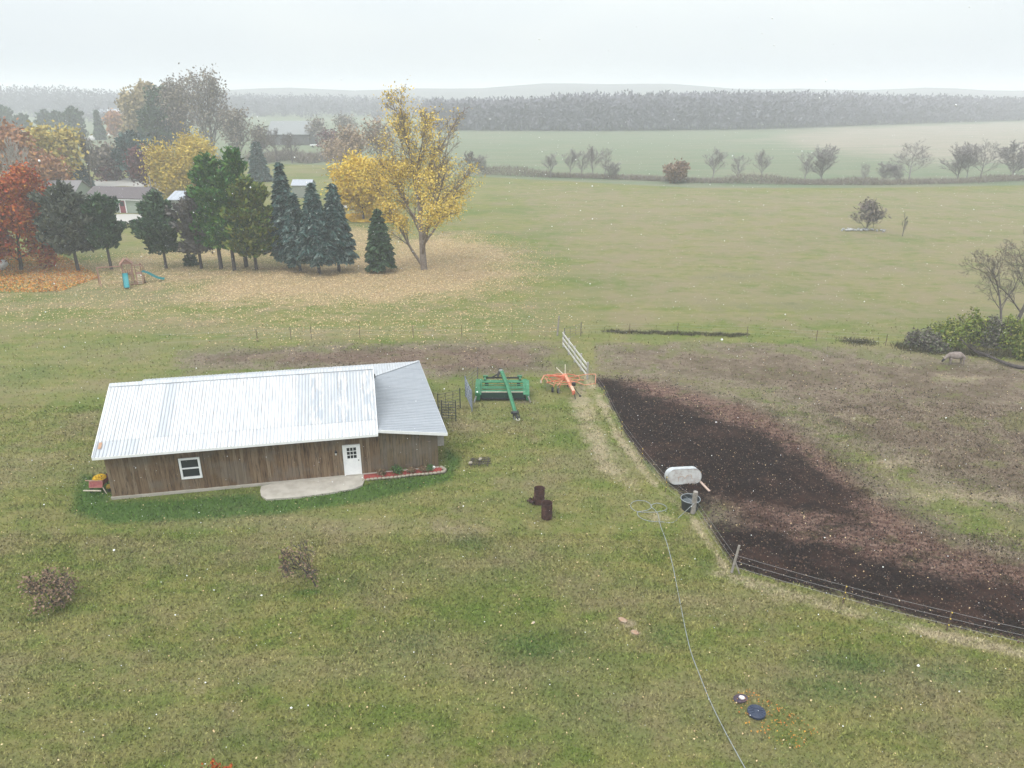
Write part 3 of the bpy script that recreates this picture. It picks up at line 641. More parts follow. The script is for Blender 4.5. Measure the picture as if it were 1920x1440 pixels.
def forest(name, label, pts, hts, seed, per=70, cr=3.6):
    rg = np.random.default_rng(seed); N = len(pts); pts = np.array(pts); hts = np.array(hts)
    S = [((p[0], p[1], 0), (p[0]+rg.normal()*.5, p[1], h*.8),   .14, .06) for p, h in zip(pts, hts)]
    v1, f1 = seg_arrays(S, 3)
    idx = np.repeat(np.arange(N), per); th = hts[idx]; u = unit(rg.normal(size=(N*per, 3)))*(rg.random((N*per, 1))**.4)
    cw = (cr*rg.uniform(.6, 1.5, N))[idx]; th = (hts*rg.uniform(.88, 1.02, N))[idx]; C = np.column_stack([pts[idx], th*.50])+u*np.column_stack([cw, cw, th*.46])
    D = u*np.array([1, 1, .6])+np.array([0, 0, .25])+rg.normal(size=(N*per, 3))*.5
    v2, f2 = slivers(C, D, 1.7, .75, rg)
    me_v = np.vstack([v1, v2]); ntri = np.vstack([np.stack([f1[:, 0], f1[:, 1], f1[:, 2]], 1), np.stack([f1[:, 0], f1[:, 2], f1[:, 3]], 1), f2+len(v1)])
    o = put(name, np_mesh(name, me_v, ntri, M_wood)); tag(o, label, 'wood', None, 'stuff')
fp, fh = [], []
edge_x = [700, 900, 1100, 1400, 1500, 1600, 1750, 1920, 2300]; edge_y = [243, 245, 246, 243, 240, 236, 231, 226, 220]
for r_ in range(5):
    for i in range(260):
        x = 800+1450*(i+random.random())/260; y = np.interp(x, edge_x, edge_y); g = G(x, y); d = 1+.022*r_+random.random()*.015
        top = np.interp(x, [800, 1000, 1080, 1400, 1920, 2300], [181, 176, 171, 167, 178, 180])+random.uniform(-2, 3)
        fp.append((g.x*d, g.y*d)); fh.append(max(10, HC-(top-170)/F*g.y*d*1.15+.0))
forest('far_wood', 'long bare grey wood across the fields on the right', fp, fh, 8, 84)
fp, fh = [], []
for r_ in range(4):
    for i in range(190):
        x = -300+1250*(i+random.random())/190; D_ = 640+r_*40+random.random()*30; g = G(x, 206); k = D_/g.y
        top = np.interp(x, [-300, 0, 130, 240, 500, 700, 900, 1100], [163, 160, 160, 168, 172, 176, 180, 184])+random.uniform(-2, 3)
        fp.append((g.x*k, g.y*k)); fh.append(HC-(top-170)/F*D_*1.15)
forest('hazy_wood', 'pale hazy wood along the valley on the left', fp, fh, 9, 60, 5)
fp, fh = [], []
for i in range(150):
    x = -150+1050*random.random(); y = random.choice([205, 212, 220, 228, 216]) + random.uniform(-3, 3)
    if 440 < x < 640 and y > 222: continue
    g = G(x, y); fp.append((g.x, g.y)); fh.append(random.uniform(6, 13))
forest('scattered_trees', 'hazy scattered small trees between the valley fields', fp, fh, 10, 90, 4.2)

# ---------------------------------------------------------------- barn (local frame: x along the front wall, y to the back)
BL = G(212, 935); BR = G(822, 878); BANG = math.atan2(BR.y-BL.y, BR.x-BL.x); BLEN = (BR-BL).length
def wood_mat(name, a, b_, c_, dark):
    m = bpy.data.materials.new(name); m.use_nodes = True; t = m.node_tree; K = t.links.new; p = t.nodes['Principled BSDF']; p.inputs['Roughness'].default_value = .9; p.inputs['Specular IOR Level'].default_value = .15
    g = t.nodes.new('ShaderNodeNewGeometry'); o = t.nodes.new('ShaderNodeObjectInfo'); q = t.nodes.new('ShaderNodeMapping'); q.inputs['Scale'].default_value = (1, 1, .09); K(g.outputs['Position'], q.inputs[0])
    n = t.nodes.new('ShaderNodeTexNoise'); n.inputs['Scale'].default_value = 14; n.inputs['Detail'].default_value = 6; n.inputs['Roughness'].default_value = .7; K(q.outputs[0], n.inputs['Vector'])
    n2 = t.nodes.new('ShaderNodeTexNoise'); n2.inputs['Scale'].default_value = .9; n2.inputs['Detail'].default_value = 5; K(g.outputs['Position'], n2.inputs['Vector'])
    r = t.nodes.new('ShaderNodeValToRGB'); e = r.color_ramp.elements; e[0].position = 0; e[0].color = (*a, 1); e[1].position = 1; e[1].color = (*c_, 1); k = e.new(.5); k.color = (*b_, 1); K(o.outputs['Random'], r.inputs[0])
    def mix(x, y, f, lo, hi, amt):
        mr = t.nodes.new('ShaderNodeMapRange'); K(f, mr.inputs[0]); mr.inputs[1].default_value = lo; mr.inputs[2].default_value = hi; mr.inputs[4].default_value = amt
        w = t.nodes.new('ShaderNodeMix'); w.data_type = 'RGBA'; K(x, w.inputs[6]); w.inputs[7].default_value = (*y, 1); K(mr.outputs[0], w.inputs[0]); return w.outputs[2]
    c = mix(r.outputs[0], dark, n.outputs['Fac'], .5, .66, .85); c = mix(c, (.26, .20, .13), n.outputs['Fac'], .44, .30, .55); c = mix(c, (.155, .130, .105), n2.outputs['Fac'], .50, .62, .55)
    K(c, p.inputs['Base Color'])
    b = t.nodes.new('ShaderNodeBump'); b.inputs['Strength'].default_value = .5; b.inputs['Distance'].default_value = .01; K(n.outputs['Fac'], b.inputs['Height']); K(b.outputs[0], p.inputs['Normal'])
    return m
M_wd_l = wood_mat('brown_weathered_board', (.120, .075, .042), (.175, .115, .068), (.225, .165, .110), (.028, .017, .012))
M_wd_r = wood_mat('grey_weathered_board', (.125, .092, .055), (.155, .115, .070), (.135, .110, .085), (.055, .040, .026))
M_conc = mat('concrete', (.42, .385, .335), var=(.34, .31, .265), vscale=1.5, bump=.4, bscale=30)
M_white = mat('white_paint', (.80, .80, .80), rough=.45, var=(.74, .74, .75), vscale=4)
M_dark = mat('dark_interior', (.03, .028, .026))
M_glass = mat('dark_glass', (.02, .024, .028), rough=.08, spec=.6)
M_black = mat('black_metal', (.02, .02, .022), rough=.5)
def roof_mat(name, base, alt, amt, rust=.0, lo=.45, hi=.6, gloss=.42, stripe=.713/4):
    m = bpy.data.materials.new(name); m.use_nodes = True; t = m.node_tree; K = t.links.new; p = t.nodes['Principled BSDF']; p.inputs['Roughness'].default_value = gloss; p.inputs['Metallic'].default_value = 0
    o = t.nodes.new('ShaderNodeObjectInfo'); tc_ = t.nodes.new('ShaderNodeTexCoord'); va = t.nodes.new('ShaderNodeVectorMath'); K(tc_.outputs['Object'], va.inputs[0]); K(o.outputs['Location'], va.inputs[1])
    q = t.nodes.new('ShaderNodeMapping'); q.inputs['Scale'].default_value = (1, .16, .3); K(va.outputs[0], q.inputs[0])
    n = t.nodes.new('ShaderNodeTexNoise'); n.inputs['Scale'].default_value = 5; n.inputs['Detail'].default_value = 7; n.inputs['Roughness'].default_value = .7; K(q.outputs[0], n.inputs['Vector'])
    def mix(x, y, f, lo, hi, amt):
        mr = t.nodes.new('ShaderNodeMapRange'); K(f, mr.inputs[0]); mr.inputs[1].default_value = lo; mr.inputs[2].default_value = hi; mr.inputs[4].default_value = amt
        w = t.nodes.new('ShaderNodeMix'); w.data_type = 'RGBA'
        if isinstance(x, tuple): w.inputs[6].default_value = (*x, 1)
        else: K(x, w.inputs[6])
        w.inputs[7].default_value = (*y, 1); K(mr.outputs[0], w.inputs[0]); return w.outputs[2]
    c = mix(base, alt, n.outputs['Fac'], lo, hi, amt)
    n2 = t.nodes.new('ShaderNodeTexNoise'); n2.inputs['Scale'].default_value = 3.1; n2.inputs['Detail'].default_value = 8; n2.inputs['Roughness'].default_value = .75; K(q.outputs[0], n2.inputs['Vector'])
    if rust: c = mix(c, (.30, .19, .13), n2.outputs['Fac'], .58, .70, rust)
    if stripe:                                   # grime collected along the ribs
        sx = t.nodes.new('ShaderNodeSeparateXYZ'); K(tc_.outputs['Object'], sx.inputs[0])
        a1 = t.nodes.new('ShaderNodeMath'); a1.operation = 'PINGPONG'; K(sx.outputs[0], a1.inputs[0]); a1.inputs[1].default_value = stripe/2
        a2 = t.nodes.new('ShaderNodeMapRange'); K(a1.outputs[0], a2.inputs[0]); a2.inputs[1].default_value = stripe/2-.045; a2.inputs[2].default_value = stripe/2-.015; a2.inputs[4].default_value = 1
        a3 = t.nodes.new('ShaderNodeMapRange'); K(n2.outputs['Fac'], a3.inputs[0]); a3.inputs[1].default_value = .36; a3.inputs[2].default_value = .62; a3.inputs[3].default_value = .1; a3.inputs[4].default_value = .6
        a4 = t.nodes.new('ShaderNodeMath'); a4.operation = 'MULTIPLY'; K(a2.outputs[0], a4.inputs[0]); K(a3.outputs[0], a4.inputs[1])
        w = t.nodes.new('ShaderNodeMix'); w.data_type = 'RGBA'; K(c, w.inputs[6]); w.inputs[7].default_value = (.25, .25, .26, 1); K(a4.outputs[0], w.inputs[0]); c = w.outputs[2]
    K(c, p.inputs['Base Color']); return m
M_rw = roof_mat('white_roof_paint', (.60, .61, .62), (.40, .42, .46), .7, .4, .47, .64)
M_rg = roof_mat('galvanised_roof', (.44, .46, .49), (.56, .57, .58), .6, .25)
M_rp = roof_mat('peeling_roof_paint', (.60, .59, .58), (.38, .41, .45), .95, .7, .44, .54)
M_rn = roof_mat('plain_grey_roof', (.29, .31, .34), (.335, .35, .375), .5, 0, .4, .6, .35, 0)
M_rust = mat('rust', (.42, .26, .17), var=(.30, .17, .11), vscale=4)

barn = thing('barn', 'long weathered wooden barn with patchy white and grey metal roof', 'barn', (BL.x, BL.y, 0), BANG)
EZ, EV, RZ, RV, BZ, BV = 2.70, -.5, 4.93, 4.0, 2.85, 8.2      # front eave, ridge, back eave of the main roof
X0, X1, XE = -.33, 13.93, 17.72
def zE(x): return 2.83-.145*(x-13.93)                          # lean-to slope towards the east
def zB(y): return 2.83-.128*(y-8.0)
# boards
def boards(a, b_, n, ztop, m, side=(1, 0), thick=.025, z0=.10, skip=None, w_=None):
    a = Vector(a); b_ = Vector(b_); L_ = (b_-a).length; w = L_/n; d = (b_-a)/L_; nv = Vector((d.y, -d.x, 0)); an = math.atan2(d.y, d.x)
    me_ = MB().box((0, 0, .5), (1, 1, 1)).mesh('board', m)
    for i in range(n):
        s = (i+.5)*w; p = a+d*s; zt = ztop(p)
        segs = [(z0+random.uniform(-.02, .01), zt)]
        if skip:
            for x0, x1, za, zb in skip:
                if x0 < s < x1: segs = [(lo, hi) for lo, hi in ((segs[0][0], za), (zb, zt)) if hi-lo > .05]
        for lo, hi in segs:
            o = put('board', me_, barn, p+nv*(random.uniform(-.006, .012)), (0, 0, an), (w-random.uniform(.006, .014), thick, hi-lo)); o.location.z = lo
DOOR = (11.98, 12.93, .0, 1.98); WIN = (3.55, 4.60, .80, 2.02)
NB1 = 76; 
boards((0, 0, 0), (14.0, 0, 0), NB1, lambda p: 2.84, M_wd_l, skip=[(DOOR[0]-.02, DOOR[1]+.02, .0, DOOR[3]), (WIN[0]-.02, WIN[1]+.02, WIN[2], WIN[3])])
boards((14.0, 0, 0), (BLEN, 0, 0), 18, lambda p: zE(p.x)-.07, M_wd_r)
boards((BLEN, .02, 0), (BLEN-.45, 11.2, 0), 44, lambda p: zE(p.x)-.07, M_wd_r)
boards((BLEN-.45, 11.2, 0), (-.6, 11.2, 0), 70, lambda p: zB(11.2)-.07, M_wd_l)
boards((0, 8, 0), (0, 0, 0), 34, lambda p: (EZ+(RZ-EZ)*(p.y-EV)/(RV-EV) if p.y < RV else RZ-(RZ-BZ)*(p.y-RV)/(BV-RV))-.1, M_wd_l)
boards((-.6, 11.2, 0), (-.6, 8, 0), 14, lambda p: zB(p.y)-.07, M_wd_l)
boards((13.75, .1, 0), (13.75, 8, 0), 30, lambda p: (EZ+(RZ-EZ)*(p.y-EV)/(RV-EV) if p.y < RV else RZ-(RZ-BZ)*(p.y-RV)/(BV-RV))-.1, M_wd_l, z0=2.5)
core = MB()
core.poly([(.06, .06, .05), (BLEN-.08, .06, .05), (BLEN-.5, 11.1, .05), (-.5, 11.1, .05)])
core.poly([(.03, .05, .05), (BLEN-.06, .05, .05), (BLEN-.06, .05, zE(BLEN)-.12), (14, .05, 2.6), (.03, .05, 2.6)])
core.poly([(BLEN-.06, .05, .05), (BLEN-.52, 11.12, .05), (BLEN-.52, 11.12, 2.2), (BLEN-.06, .05, 2.15)])
core.poly([(.05, .06, .05), (.05, 8, .05), (.05, 8, 2.7), (.05, RV, RZ-.2), (.05, .06, 2.8)])
core.build('sheathing', M_dark, barn)
MB().box((BLEN/2-.02, -.035, .05), (BLEN+.1, .09, .16)).build('skirt_board', M_conc, barn)
# ribbed sheets
def sheet_mesh(w, L_, m, ribs=4, rh=.04, over=.0):
    b = MB(); xs = []
    for k in range(ribs):
        c = w*(k+.5)/ribs; xs += [(c-.035, 0), (c-.015, rh), (c+.015, rh), (c+.035, 0)]
    xs = [(0, 0)]+xs+[(w, 0)]
    for x, z_ in xs: b.v += [(x, 0, z_), (x, L_, z_)]
    for i in range(len(xs)-1): a = 2*i; b.f.append((a, a+2, a+3, a+1))
    n = len(b.v)
    for x, z_ in xs: b.v += [(x, 0, z_-.012), (x, L_, z_-.012)]
    for i in range(len(xs)-1): a = n+2*i; b.f.append((a, a+1, a+3, a+2))
    b.f.append((0, 1, n+1, n)); e = n-2; b.f.append((e, n+e, n+e+1, e+1))
    for i in range(len(xs)-1):
        a = 2*i; b.f.append((a, n+a, n+a+2, a+2)); b.f.append((a+1, a+3, n+a+3, n+a+1))
    return b.mesh('roof_sheet', m)
NP = 20; PW = (X1-X0)/NP; SL = math.hypot(RV-EV, RZ-EZ); SA = math.atan2(RZ-EZ, RV-EV)
lo_L, up_L = SL*.20, SL*.815
up = {m.name: sheet_mesh(PW, up_L, m) for m in (M_rw, M_rg, M_rp)}; lw = {m.name: sheet_mesh(PW, lo_L+.08, m) for m in (M_rw, M_rg, M_rp)}
upk = 'wwwwgwwwwwwwwwgpgpgp'; lwk = 'gggwwwwwwwwwwwwwwwww'
nm_ = {'w': 'white_roof_paint', 'g': 'galvanised_roof', 'p': 'peeling_roof_paint'}
for i in range(NP):
    x = X0+i*PW
    put('roof_sheet', lw[nm_[lwk[i]]], barn, (x, EV, EZ), (SA, 0, 0))
    put('roof_sheet', up[nm_[upk[i]]], barn, (x, EV+lo_L*math.cos(SA), EZ+lo_L*math.sin(SA)+.018), (SA, 0, 0))
SLb = math.hypot(BV-RV, RZ-BZ); SAb = math.atan2(RZ-BZ, BV-RV); bk = sheet_mesh(PW, SLb, M_rg)
for i in range(NP): put('roof_sheet', bk, barn, (X0+(i+1)*PW, BV, BZ), (SAb, 0, math.pi))
MB().box((X0+.25, EV+.6, EZ+.6*math.tan(SA)+.075), (.16, .42, .004), Matrix.Rotation(SA, 3, 'X')).build('rust_patch', M_rust, barn)
# ridge cap, gutter fascia, gable trim
MB().bar((X0-.02, RV-.1, RZ+.015), (X1+.02, RV-.1, RZ+.015), .26, .02, SA).bar((X0-.02, RV+.12, RZ), (X1+.02, RV+.12, RZ), .26, .02, -SAb).build('ridge_cap', M_rg, barn)
MB().box(((X0+X1)/2, EV-.015, EZ-.06), (X1-X0+.06, .03, .14)).build('fascia', M_white, barn)
for x in (X0-.02, X1+.02):
    MB().bar((x, EV, EZ-.02), (x, RV, RZ-.02), .03, .16).build('gable_trim', M_white, barn)
    MB().bar((x, RV, RZ-.03), (x, BV, BZ-.03), .03, .16).build('gable_trim', M_white, barn)
MB().box((X1+.06, RV-.5, RZ-.38), (.10, .22, .2)).build('gable_vent', M_black, barn)
# soffit
MB().poly([(X0, EV, EZ-.13), (X1, EV, EZ-.13), (X1, .05, EZ-.05), (X0, .05, EZ-.05)], .02).build('soffit', M_wd_l, barn)
# lean-to roofs: east side then back, meeting in a hip
C0 = Vector((XE, -.3, zE(XE))); CB = Vector((17.12, 11.62, zB(11.62))); HP = Vector((13.93, 8.0, 2.83)); F0 = Vector((13.93, -.3, 2.83)); BLc = Vector((-.9, 11.62, zB(11.62))); BL0 = Vector((-.9, 8.0, 2.83))
def strips(poly, axis, w, name, m, rib=.022):
    """cut a roof plane into sheets across `axis` (0: sheets stacked along x, 1: along y)"""
    lo = min(p[axis] for p in poly); hi = max(p[axis] for p in poly); n = int(math.ceil((hi-lo)/w)); nv = (poly[1]-poly[0]).cross(poly[2]-poly[0]).normalized()
    if nv.z < 0: nv = -nv
    def cut(s):
        pts = []
        for i in range(len(poly)):
            a, b = poly[i], poly[(i+1) % len(poly)]
            if abs(a[axis]-b[axis]) > 1e-6:
                t = (s-a[axis])/(b[axis]-a[axis])
                if -1e-6 <= t <= 1+1e-6: pts.append(a.lerp(b, t))
        pts.sort(key=lambda p: p[1-axis]); return (pts[0], pts[-1]) if len(pts) > 1 else None
    for i in range(n):
        a, b = lo+i*w+.004, min(hi, lo+(i+1)*w)-.004; bb = MB()
        ca, cb = cut(a), cut(b)
        if not ca or not cb: continue
        q = [ca[0], ca[1], cb[1], cb[0]]; 
        bb.poly([p+nv*(.004*(i % 2)) for p in q], .014, -nv)
        k = 4
        for j in range(k):
            c = cut(a+(b-a)*(j+.5)/k)
            if c and (c[1]-c[0]).length > .1: bb.bar(c[0]+nv*.008, c[1]+nv*.008, .03, rib*2)
        bb.build(name, m, barn)
strips([F0, C0, CB, HP], 1, .93, 'lean_to_sheet', M_rn, .010)
strips([BL0, HP, CB, BLc], 0, .93, 'lean_to_sheet', M_rg)
MB().bar(HP+Vector((0, 0, .03)), CB+Vector((0, 0, .03)), .22, .02).build('hip_cap', M_rg, barn)
MB().bar(F0+Vector((-.02, -.015, -.05)), C0+Vector((.03, -.015, -.05)), .03, .17).build('lean_to_fascia', M_white, barn)
MB().bar(C0+Vector((.015, 0, -.05)), CB+Vector((.015, 0, -.05)), .03, .15).build('lean_to_fascia', M_rg, barn)
MB().box((BLEN+.2, .35, 1.72), (.42, .04, .95)).box((BLEN+.2, .32, 1.72), (.36, .02, .06)).build('side_hatch', mat('pale_grey_board', (.36, .33, .31), var=(.28, .26, .24)), barn)
MB().lathe([(.0, 0), (.09, .01), (.12, .05), (.10, .09)], 12, (BLEN-.5, -.06, 1.75)).build('wall_knot', M_wd_l, barn)
# window
wf = MB(); x0, x1, z0, z1 = WIN; t_ = .10
for c, d in (((x0+t_/2, -.035, (z0+z1)/2), (t_, .09, z1-z0)), ((x1-t_/2, -.035, (z0+z1)/2), (t_, .09, z1-z0)), (((x0+x1)/2, -.036, z1-t_/2), (x1-x0-2*t_, .086, t_)), (((x0+x1)/2, -.036, z0+t_/2), (x1-x0-2*t_, .11, t_))): wf.box(c, d)
w_o = wf.build('window', M_white, barn); MB().box(((x0+x1)/2, -.03, (z0+z1)/2), (x1-x0-2*t_, .06, .07)).build('sash_rail', M_white, w_o)
for k in (0, 1):
    zc = z0+t_+(z1-z0-2*t_)*(.25+.5*k); MB().box(((x0+x1)/2, -.012, zc), (x1-x0-2*t_, .01, (z1-z0-2*t_)/2-.07)).build('pane', M_glass, w_o)
# door
x0, x1, z0, z1 = DOOR; z0 = .12
dr = MB(); wdt = x1-x0; ft = .06
for c, d in (((x0+ft/2, -.04, (z0+z1)/2), (ft, .10, z1-z0)), ((x1-ft/2, -.04, (z0+z1)/2), (ft, .10, z1-z0)), (((x0+x1)/2, -.04, z1-ft/2), (wdt-2*ft, .10, ft))): dr.box(c, d)
px0, px1, pz0, pz1 = x0+.22, x1-.22, z0+1.0, z1-.19
dr.box(((x0+x1)/2, -.01, (z0+pz0)/2), (wdt-2*ft, .05, pz0-z0)); dr.box(((x0+x1)/2, -.01, (pz1+z1-ft)/2), (wdt-2*ft, .05, z1-ft-pz1))
for a, b_ in ((x0+ft, px0), (px1, x1-ft)): dr.box(((a+b_)/2, -.01, (pz0+pz1)/2), (b_-a, .05, pz1-pz0))
for k in (1, 2):
    dr.box((px0+(px1-px0)*k/3, -.012, (pz0+pz1)/2), (.025, .05, pz1-pz0)); dr.box(((px0+px1)/2, -.013, pz0+(pz1-pz0)*k/3), (px1-px0, .05, .025))
for a, b_, c, d in ((x0+.18, x0+.45, z0+.14, z0+.84), (x0+.52, x1-.18, z0+.14, z0+.84)):
    dr.box(((a+b_)/2, -.036, (c+d)/2), (b_-a, .012, d-c)); 
d_o = dr.build('door', M_white, barn)
for a in range(3):
    for b_ in range(3): MB().box((px0+(px1-px0)*(a+.5)/3, -.0, pz0+(pz1-pz0)*(b_+.5)/3), ((px1-px0)/3-.026, .01, (pz1-pz0)/3-.026)).build('pane', M_glass, d_o)
MB().lathe([(.0, 0), (.032, .01), (.032, .04), (0, .055)], 10, (0, 0, 0)).build('handle', M_black, d_o, (x1-.13, -.055, z0+.86))
l_o = MB().box((0, -.03, .0), (.08, .06, .14)).tube([(0, -.06, .04), (0, -.13, .10), (0, -.16, .04)], .012, 6).lathe([(.0, .06), (.07, .03), (.075, 0), (.02, -.005)], 10, (0, -.16, .0)).build('wall_lamp', M_black, barn, (11.62, 0, 1.62))
MB().lathe([(.045, 0), (.05, -.08), (.03, -.14), (0, -.145)], 10, (0, -.16, 0)).build('lamp_glass', mat('lamp_glass', (.6, .6, .58), rough=.2), l_o)

def BW(x, y, z_=0): return Vector((BL.x+x*math.cos(BANG)-y*math.sin(BANG), BL.y+x*math.sin(BANG)+y*math.cos(BANG), z_))
# concrete patio
pp = [G(*q) for q in ((490, 914), (488, 922), (490, 932), (500, 938), (560, 934), (620, 926), (665, 918), (680, 911), (683, 903), (682, 893))]
pp = [Vector((p.x, p.y, .075)) for p in pp]+[BW(13.0, -.09, .075), BW(8.15, -.09, .075)]
MBp = MB().poly(pp[::-1], .15); o = MBp.build('concrete_patio', M_conc); tag(o, 'pale concrete slab with rounded corners in front of the barn door', 'patio')
# flower bed
M_mulch = mat('red_mulch', (.30, .055, .045), var=(.20, .04, .035), vscale=14, bump=1, bscale=40)
bed = thing('flower_bed', 'narrow bed of red mulch edged with pale stones below the grey barn wall', 'flower bed', BW(15.2, -.3, 0), BANG)
mb = MB(); xs = np.linspace(-2.2, 2.15, 40)
for x in xs: mb.v += [(x, .22, .09), (x, -.02+.02*math.sin(x*9), .10+random.random()*.03), (x, -.26+.03*math.sin(x*3)+.02*x, .05)]
for i in range(39): a = i*3; mb.f += [(a, a+1, a+4, a+3), (a+1, a+2, a+5, a+4)]
mb.build('mulch', M_mulch, bed)
M_stone = mat('pale_stone', (.32, .28, .22), var=(.22, .19, .15), vscale=8, rnd=(.42, .37, .29))
def rock_mesh(m, seed, nm='stone'):
    rg = random.Random(seed); b = MB(); n = 8
    pr_ = [(.0, -.4), (.42, -.38), (.52, 0), (.40, .34), (.0, .42)]
    for r, z_ in pr_:
        for j in range(n): a = 6.283*j/n; k = r*rg.uniform(.85, 1.12); b.v.append((k*math.cos(a), k*math.sin(a), z_*rg.uniform(.9, 1.1)))
    for i in range(4):
        for j in range(n): b.f.append((i*n+j, i*n+(j+1) % n, (i+1)*n+(j+1) % n, (i+1)*n+j))
    return b.mesh(nm, m, True)
rk = [rock_mesh(M_stone, s) for s in range(4)]
for i in range(21):
    x = -2.2+4.35*i/20; put('stone', rk[i % 4], bed, (x, -.33+.03*math.sin(x*3)+.02*x, .06), (0, 0, random.uniform(-.3, .3)), (.24, .17, .16))
for i in range(5): put('stone', rk[i % 4], bed, (2.22+.1*math.sin(i), -.26+.13*i, .07), (0, 0, i), (.24, .2, .18))
o = put('rock', rock_mesh(mat('white_rock', (.8, .78, .74)), 9, 'rock'), None, BW(16.85, -.22, .2), (0, 0, .3), (.34, .2, .22)); tag(o, 'white rock on the red mulch near the barn corner', 'rock')
M_plant = mat('garden_leaf', (.05, .12, .03), island=[(.05, .13, .035), (.09, .17, .05), (.035, .08, .03), (.12, .16, .06)])
M_plant2 = mat('faded_plant', (.15, .10, .06), island=[(.20, .13, .08), (.10, .09, .05), (.30, .20, .12), (.12, .05, .04)])
for i, (x, w, h, m, lab) in enumerate([(-1.2, .22, .3, M_plant2, 'dark withered plant in the red mulch nearest the door'), (-.35, .32, .42, M_plant, 'green leafy plant in the middle of the red mulch'), (.45, .22, .28, M_plant2, 'small faded plant right of the green leafy plant'), (1.1, .26, .26, M_plant2, 'pinkish dried plant in the mulch bed'), (1.45, .2, .3, M_plant, 'thin green plant in the mulch bed left of the white rock')]):
    rg = np.random.default_rng(40+i); n = 260; C = rg.normal(size=(n, 3))*np.array([w*.5, w*.4, h*.3])+np.array([0, 0, h*.55+.08]); C[:, 2] = np.abs(C[:, 2])+.03
    p = BW(15.2+x, -.36, 0); t = thing('garden_plant', lab, 'plant', p, 0); v, f = leaf_arrays(C, .06, rg, 2); put('leaves', np_mesh('leaves', v, f, m), t)
    S = [((0, 0, 0), tuple(C[k]), .006, .003) for k in range(12)]; v, f = seg_arrays(S, 4); put('stem', np_mesh('stem', v, f, m), t)

# garden cart with flower pots at the barn's left end
M_redwd = mat('faded_red_wood', (.22, .055, .06), var=(.30, .10, .09), vscale=6)
M_cream = mat('cream_wood', (.62, .55, .44), var=(.5, .44, .36))
cp_ = G(183, 924)
ct = thing('garden_cart', 'old dark red wooden garden cart at the left end of the barn', 'cart', (cp_.x, cp_.y, 0), R(2))
MB().box((0, .02, .50), (.66, .03, .34), Matrix.Rotation(R(-25), 3, 'X')).build('front_panel', M_redwd, ct)
MB().bar((-.34, .085, .66), (.34, .085, .66), .05).bar((-.34, -.06, .36), (.34, -.06, .36), .04).bar((-.34, -.05, .35), (-.34, .1, .68), .035).bar((.34, -.05, .35), (.34, .1, .68), .035).build('panel_frame', mat('red_brown_trim', (.33, .15, .12)), ct)
MB().box((0, .38, .38), (.64, .66, .04)).box((-.32, .38, .50), (.03, .66, .22)).box((.32, .38, .50), (.03, .66, .22)).build('tray', M_redwd, ct)
MB().bar((-.62, -.16, .24), (.30, -.16, .21), .05).build('shaft_bar', M_cream, ct)
MB().bar((-.56, .1, .70), (.36, .1, .66), .04).build('handle_bar', mat('worn_wood', (.38, .26, .18)), ct)
for x in (-.30,):
    w_ = MB().tube([(x, .02+.15*math.cos(a*.5236), .17+.15*math.sin(a*.5236)) for a in range(12)], .02, 6, True).build('wheel', M_black, ct)
    sp = MB()
    for a in range(6): sp.bar((x, .02, .17), (x, .02+.14*math.cos(a*1.047), .17+.14*math.sin(a*1.047)), .012)
    sp.build('spokes', M_black, w_)
MB().bar((.34, -.02, .36), (.52, -.10, .0), .035).build('leg', M_cream, ct)
for q in ((.30, .6), (-.30, .62)): MB().bar((q[0], q[1], .38), (q[0], q[1], 0), .04).build('leg', M_black, ct)
def mum(p, w, h, m, lab, pot=True):
    t = thing('potted_flowers', lab, 'flowers', p); rg = np.random.default_rng(int(p.x*-100)); n = 900
    u = unit(rg.normal(size=(n, 3))); u[:, 2] = np.abs(u[:, 2]); C = u*np.array([w, w, h])*(.85+.15*rg.random((n, 1)))+np.array([0, 0, .22])
    v, f = leaf_arrays(C, .055, rg, 1.1); put('blossoms', np_mesh('blossoms', v, f, m), t)
    C = u[:500]*np.array([w, w, h])*.85*rg.random((500, 1))**.3+np.array([0, 0, .2]); v, f = leaf_arrays(C, .07, rg, 1.6); put('leaves', np_mesh('leaves', v, f, M_plant), t)
    MB().lathe([(.12, 0), (.16, .24), (.17, .24)], 14, cap0=True).build('pot', M_black, t); return t
mum(Vector((cp_.x+.02, cp_.y+.42, .42)), .34, .20, mat('yellow_blossom', (.75, .48, .02), island=[(.75, .48, .02), (.62, .38, .02), (.85, .60, .05)]), 'mound of yellow chrysanthemums sitting in the red cart')
mum(Vector((cp_.x+.35, cp_.y+1.05, .12)), .42, .34, mat('maroon_blossom', (.12, .015, .03), island=[(.13, .015, .035), (.07, .01, .02), (.22, .05, .08)]), 'mound of dark maroon chrysanthemums behind the cart')
mum(Vector((cp_.x+.62, cp_.y+.15, .05)), .16, .14, mat('gold_blossom', (.6, .42, .05), island=[(.6, .42, .05), (.5, .33, .04), (.16, .16, .04)]), 'small spray of trailing yellow flowers against the barn corner')

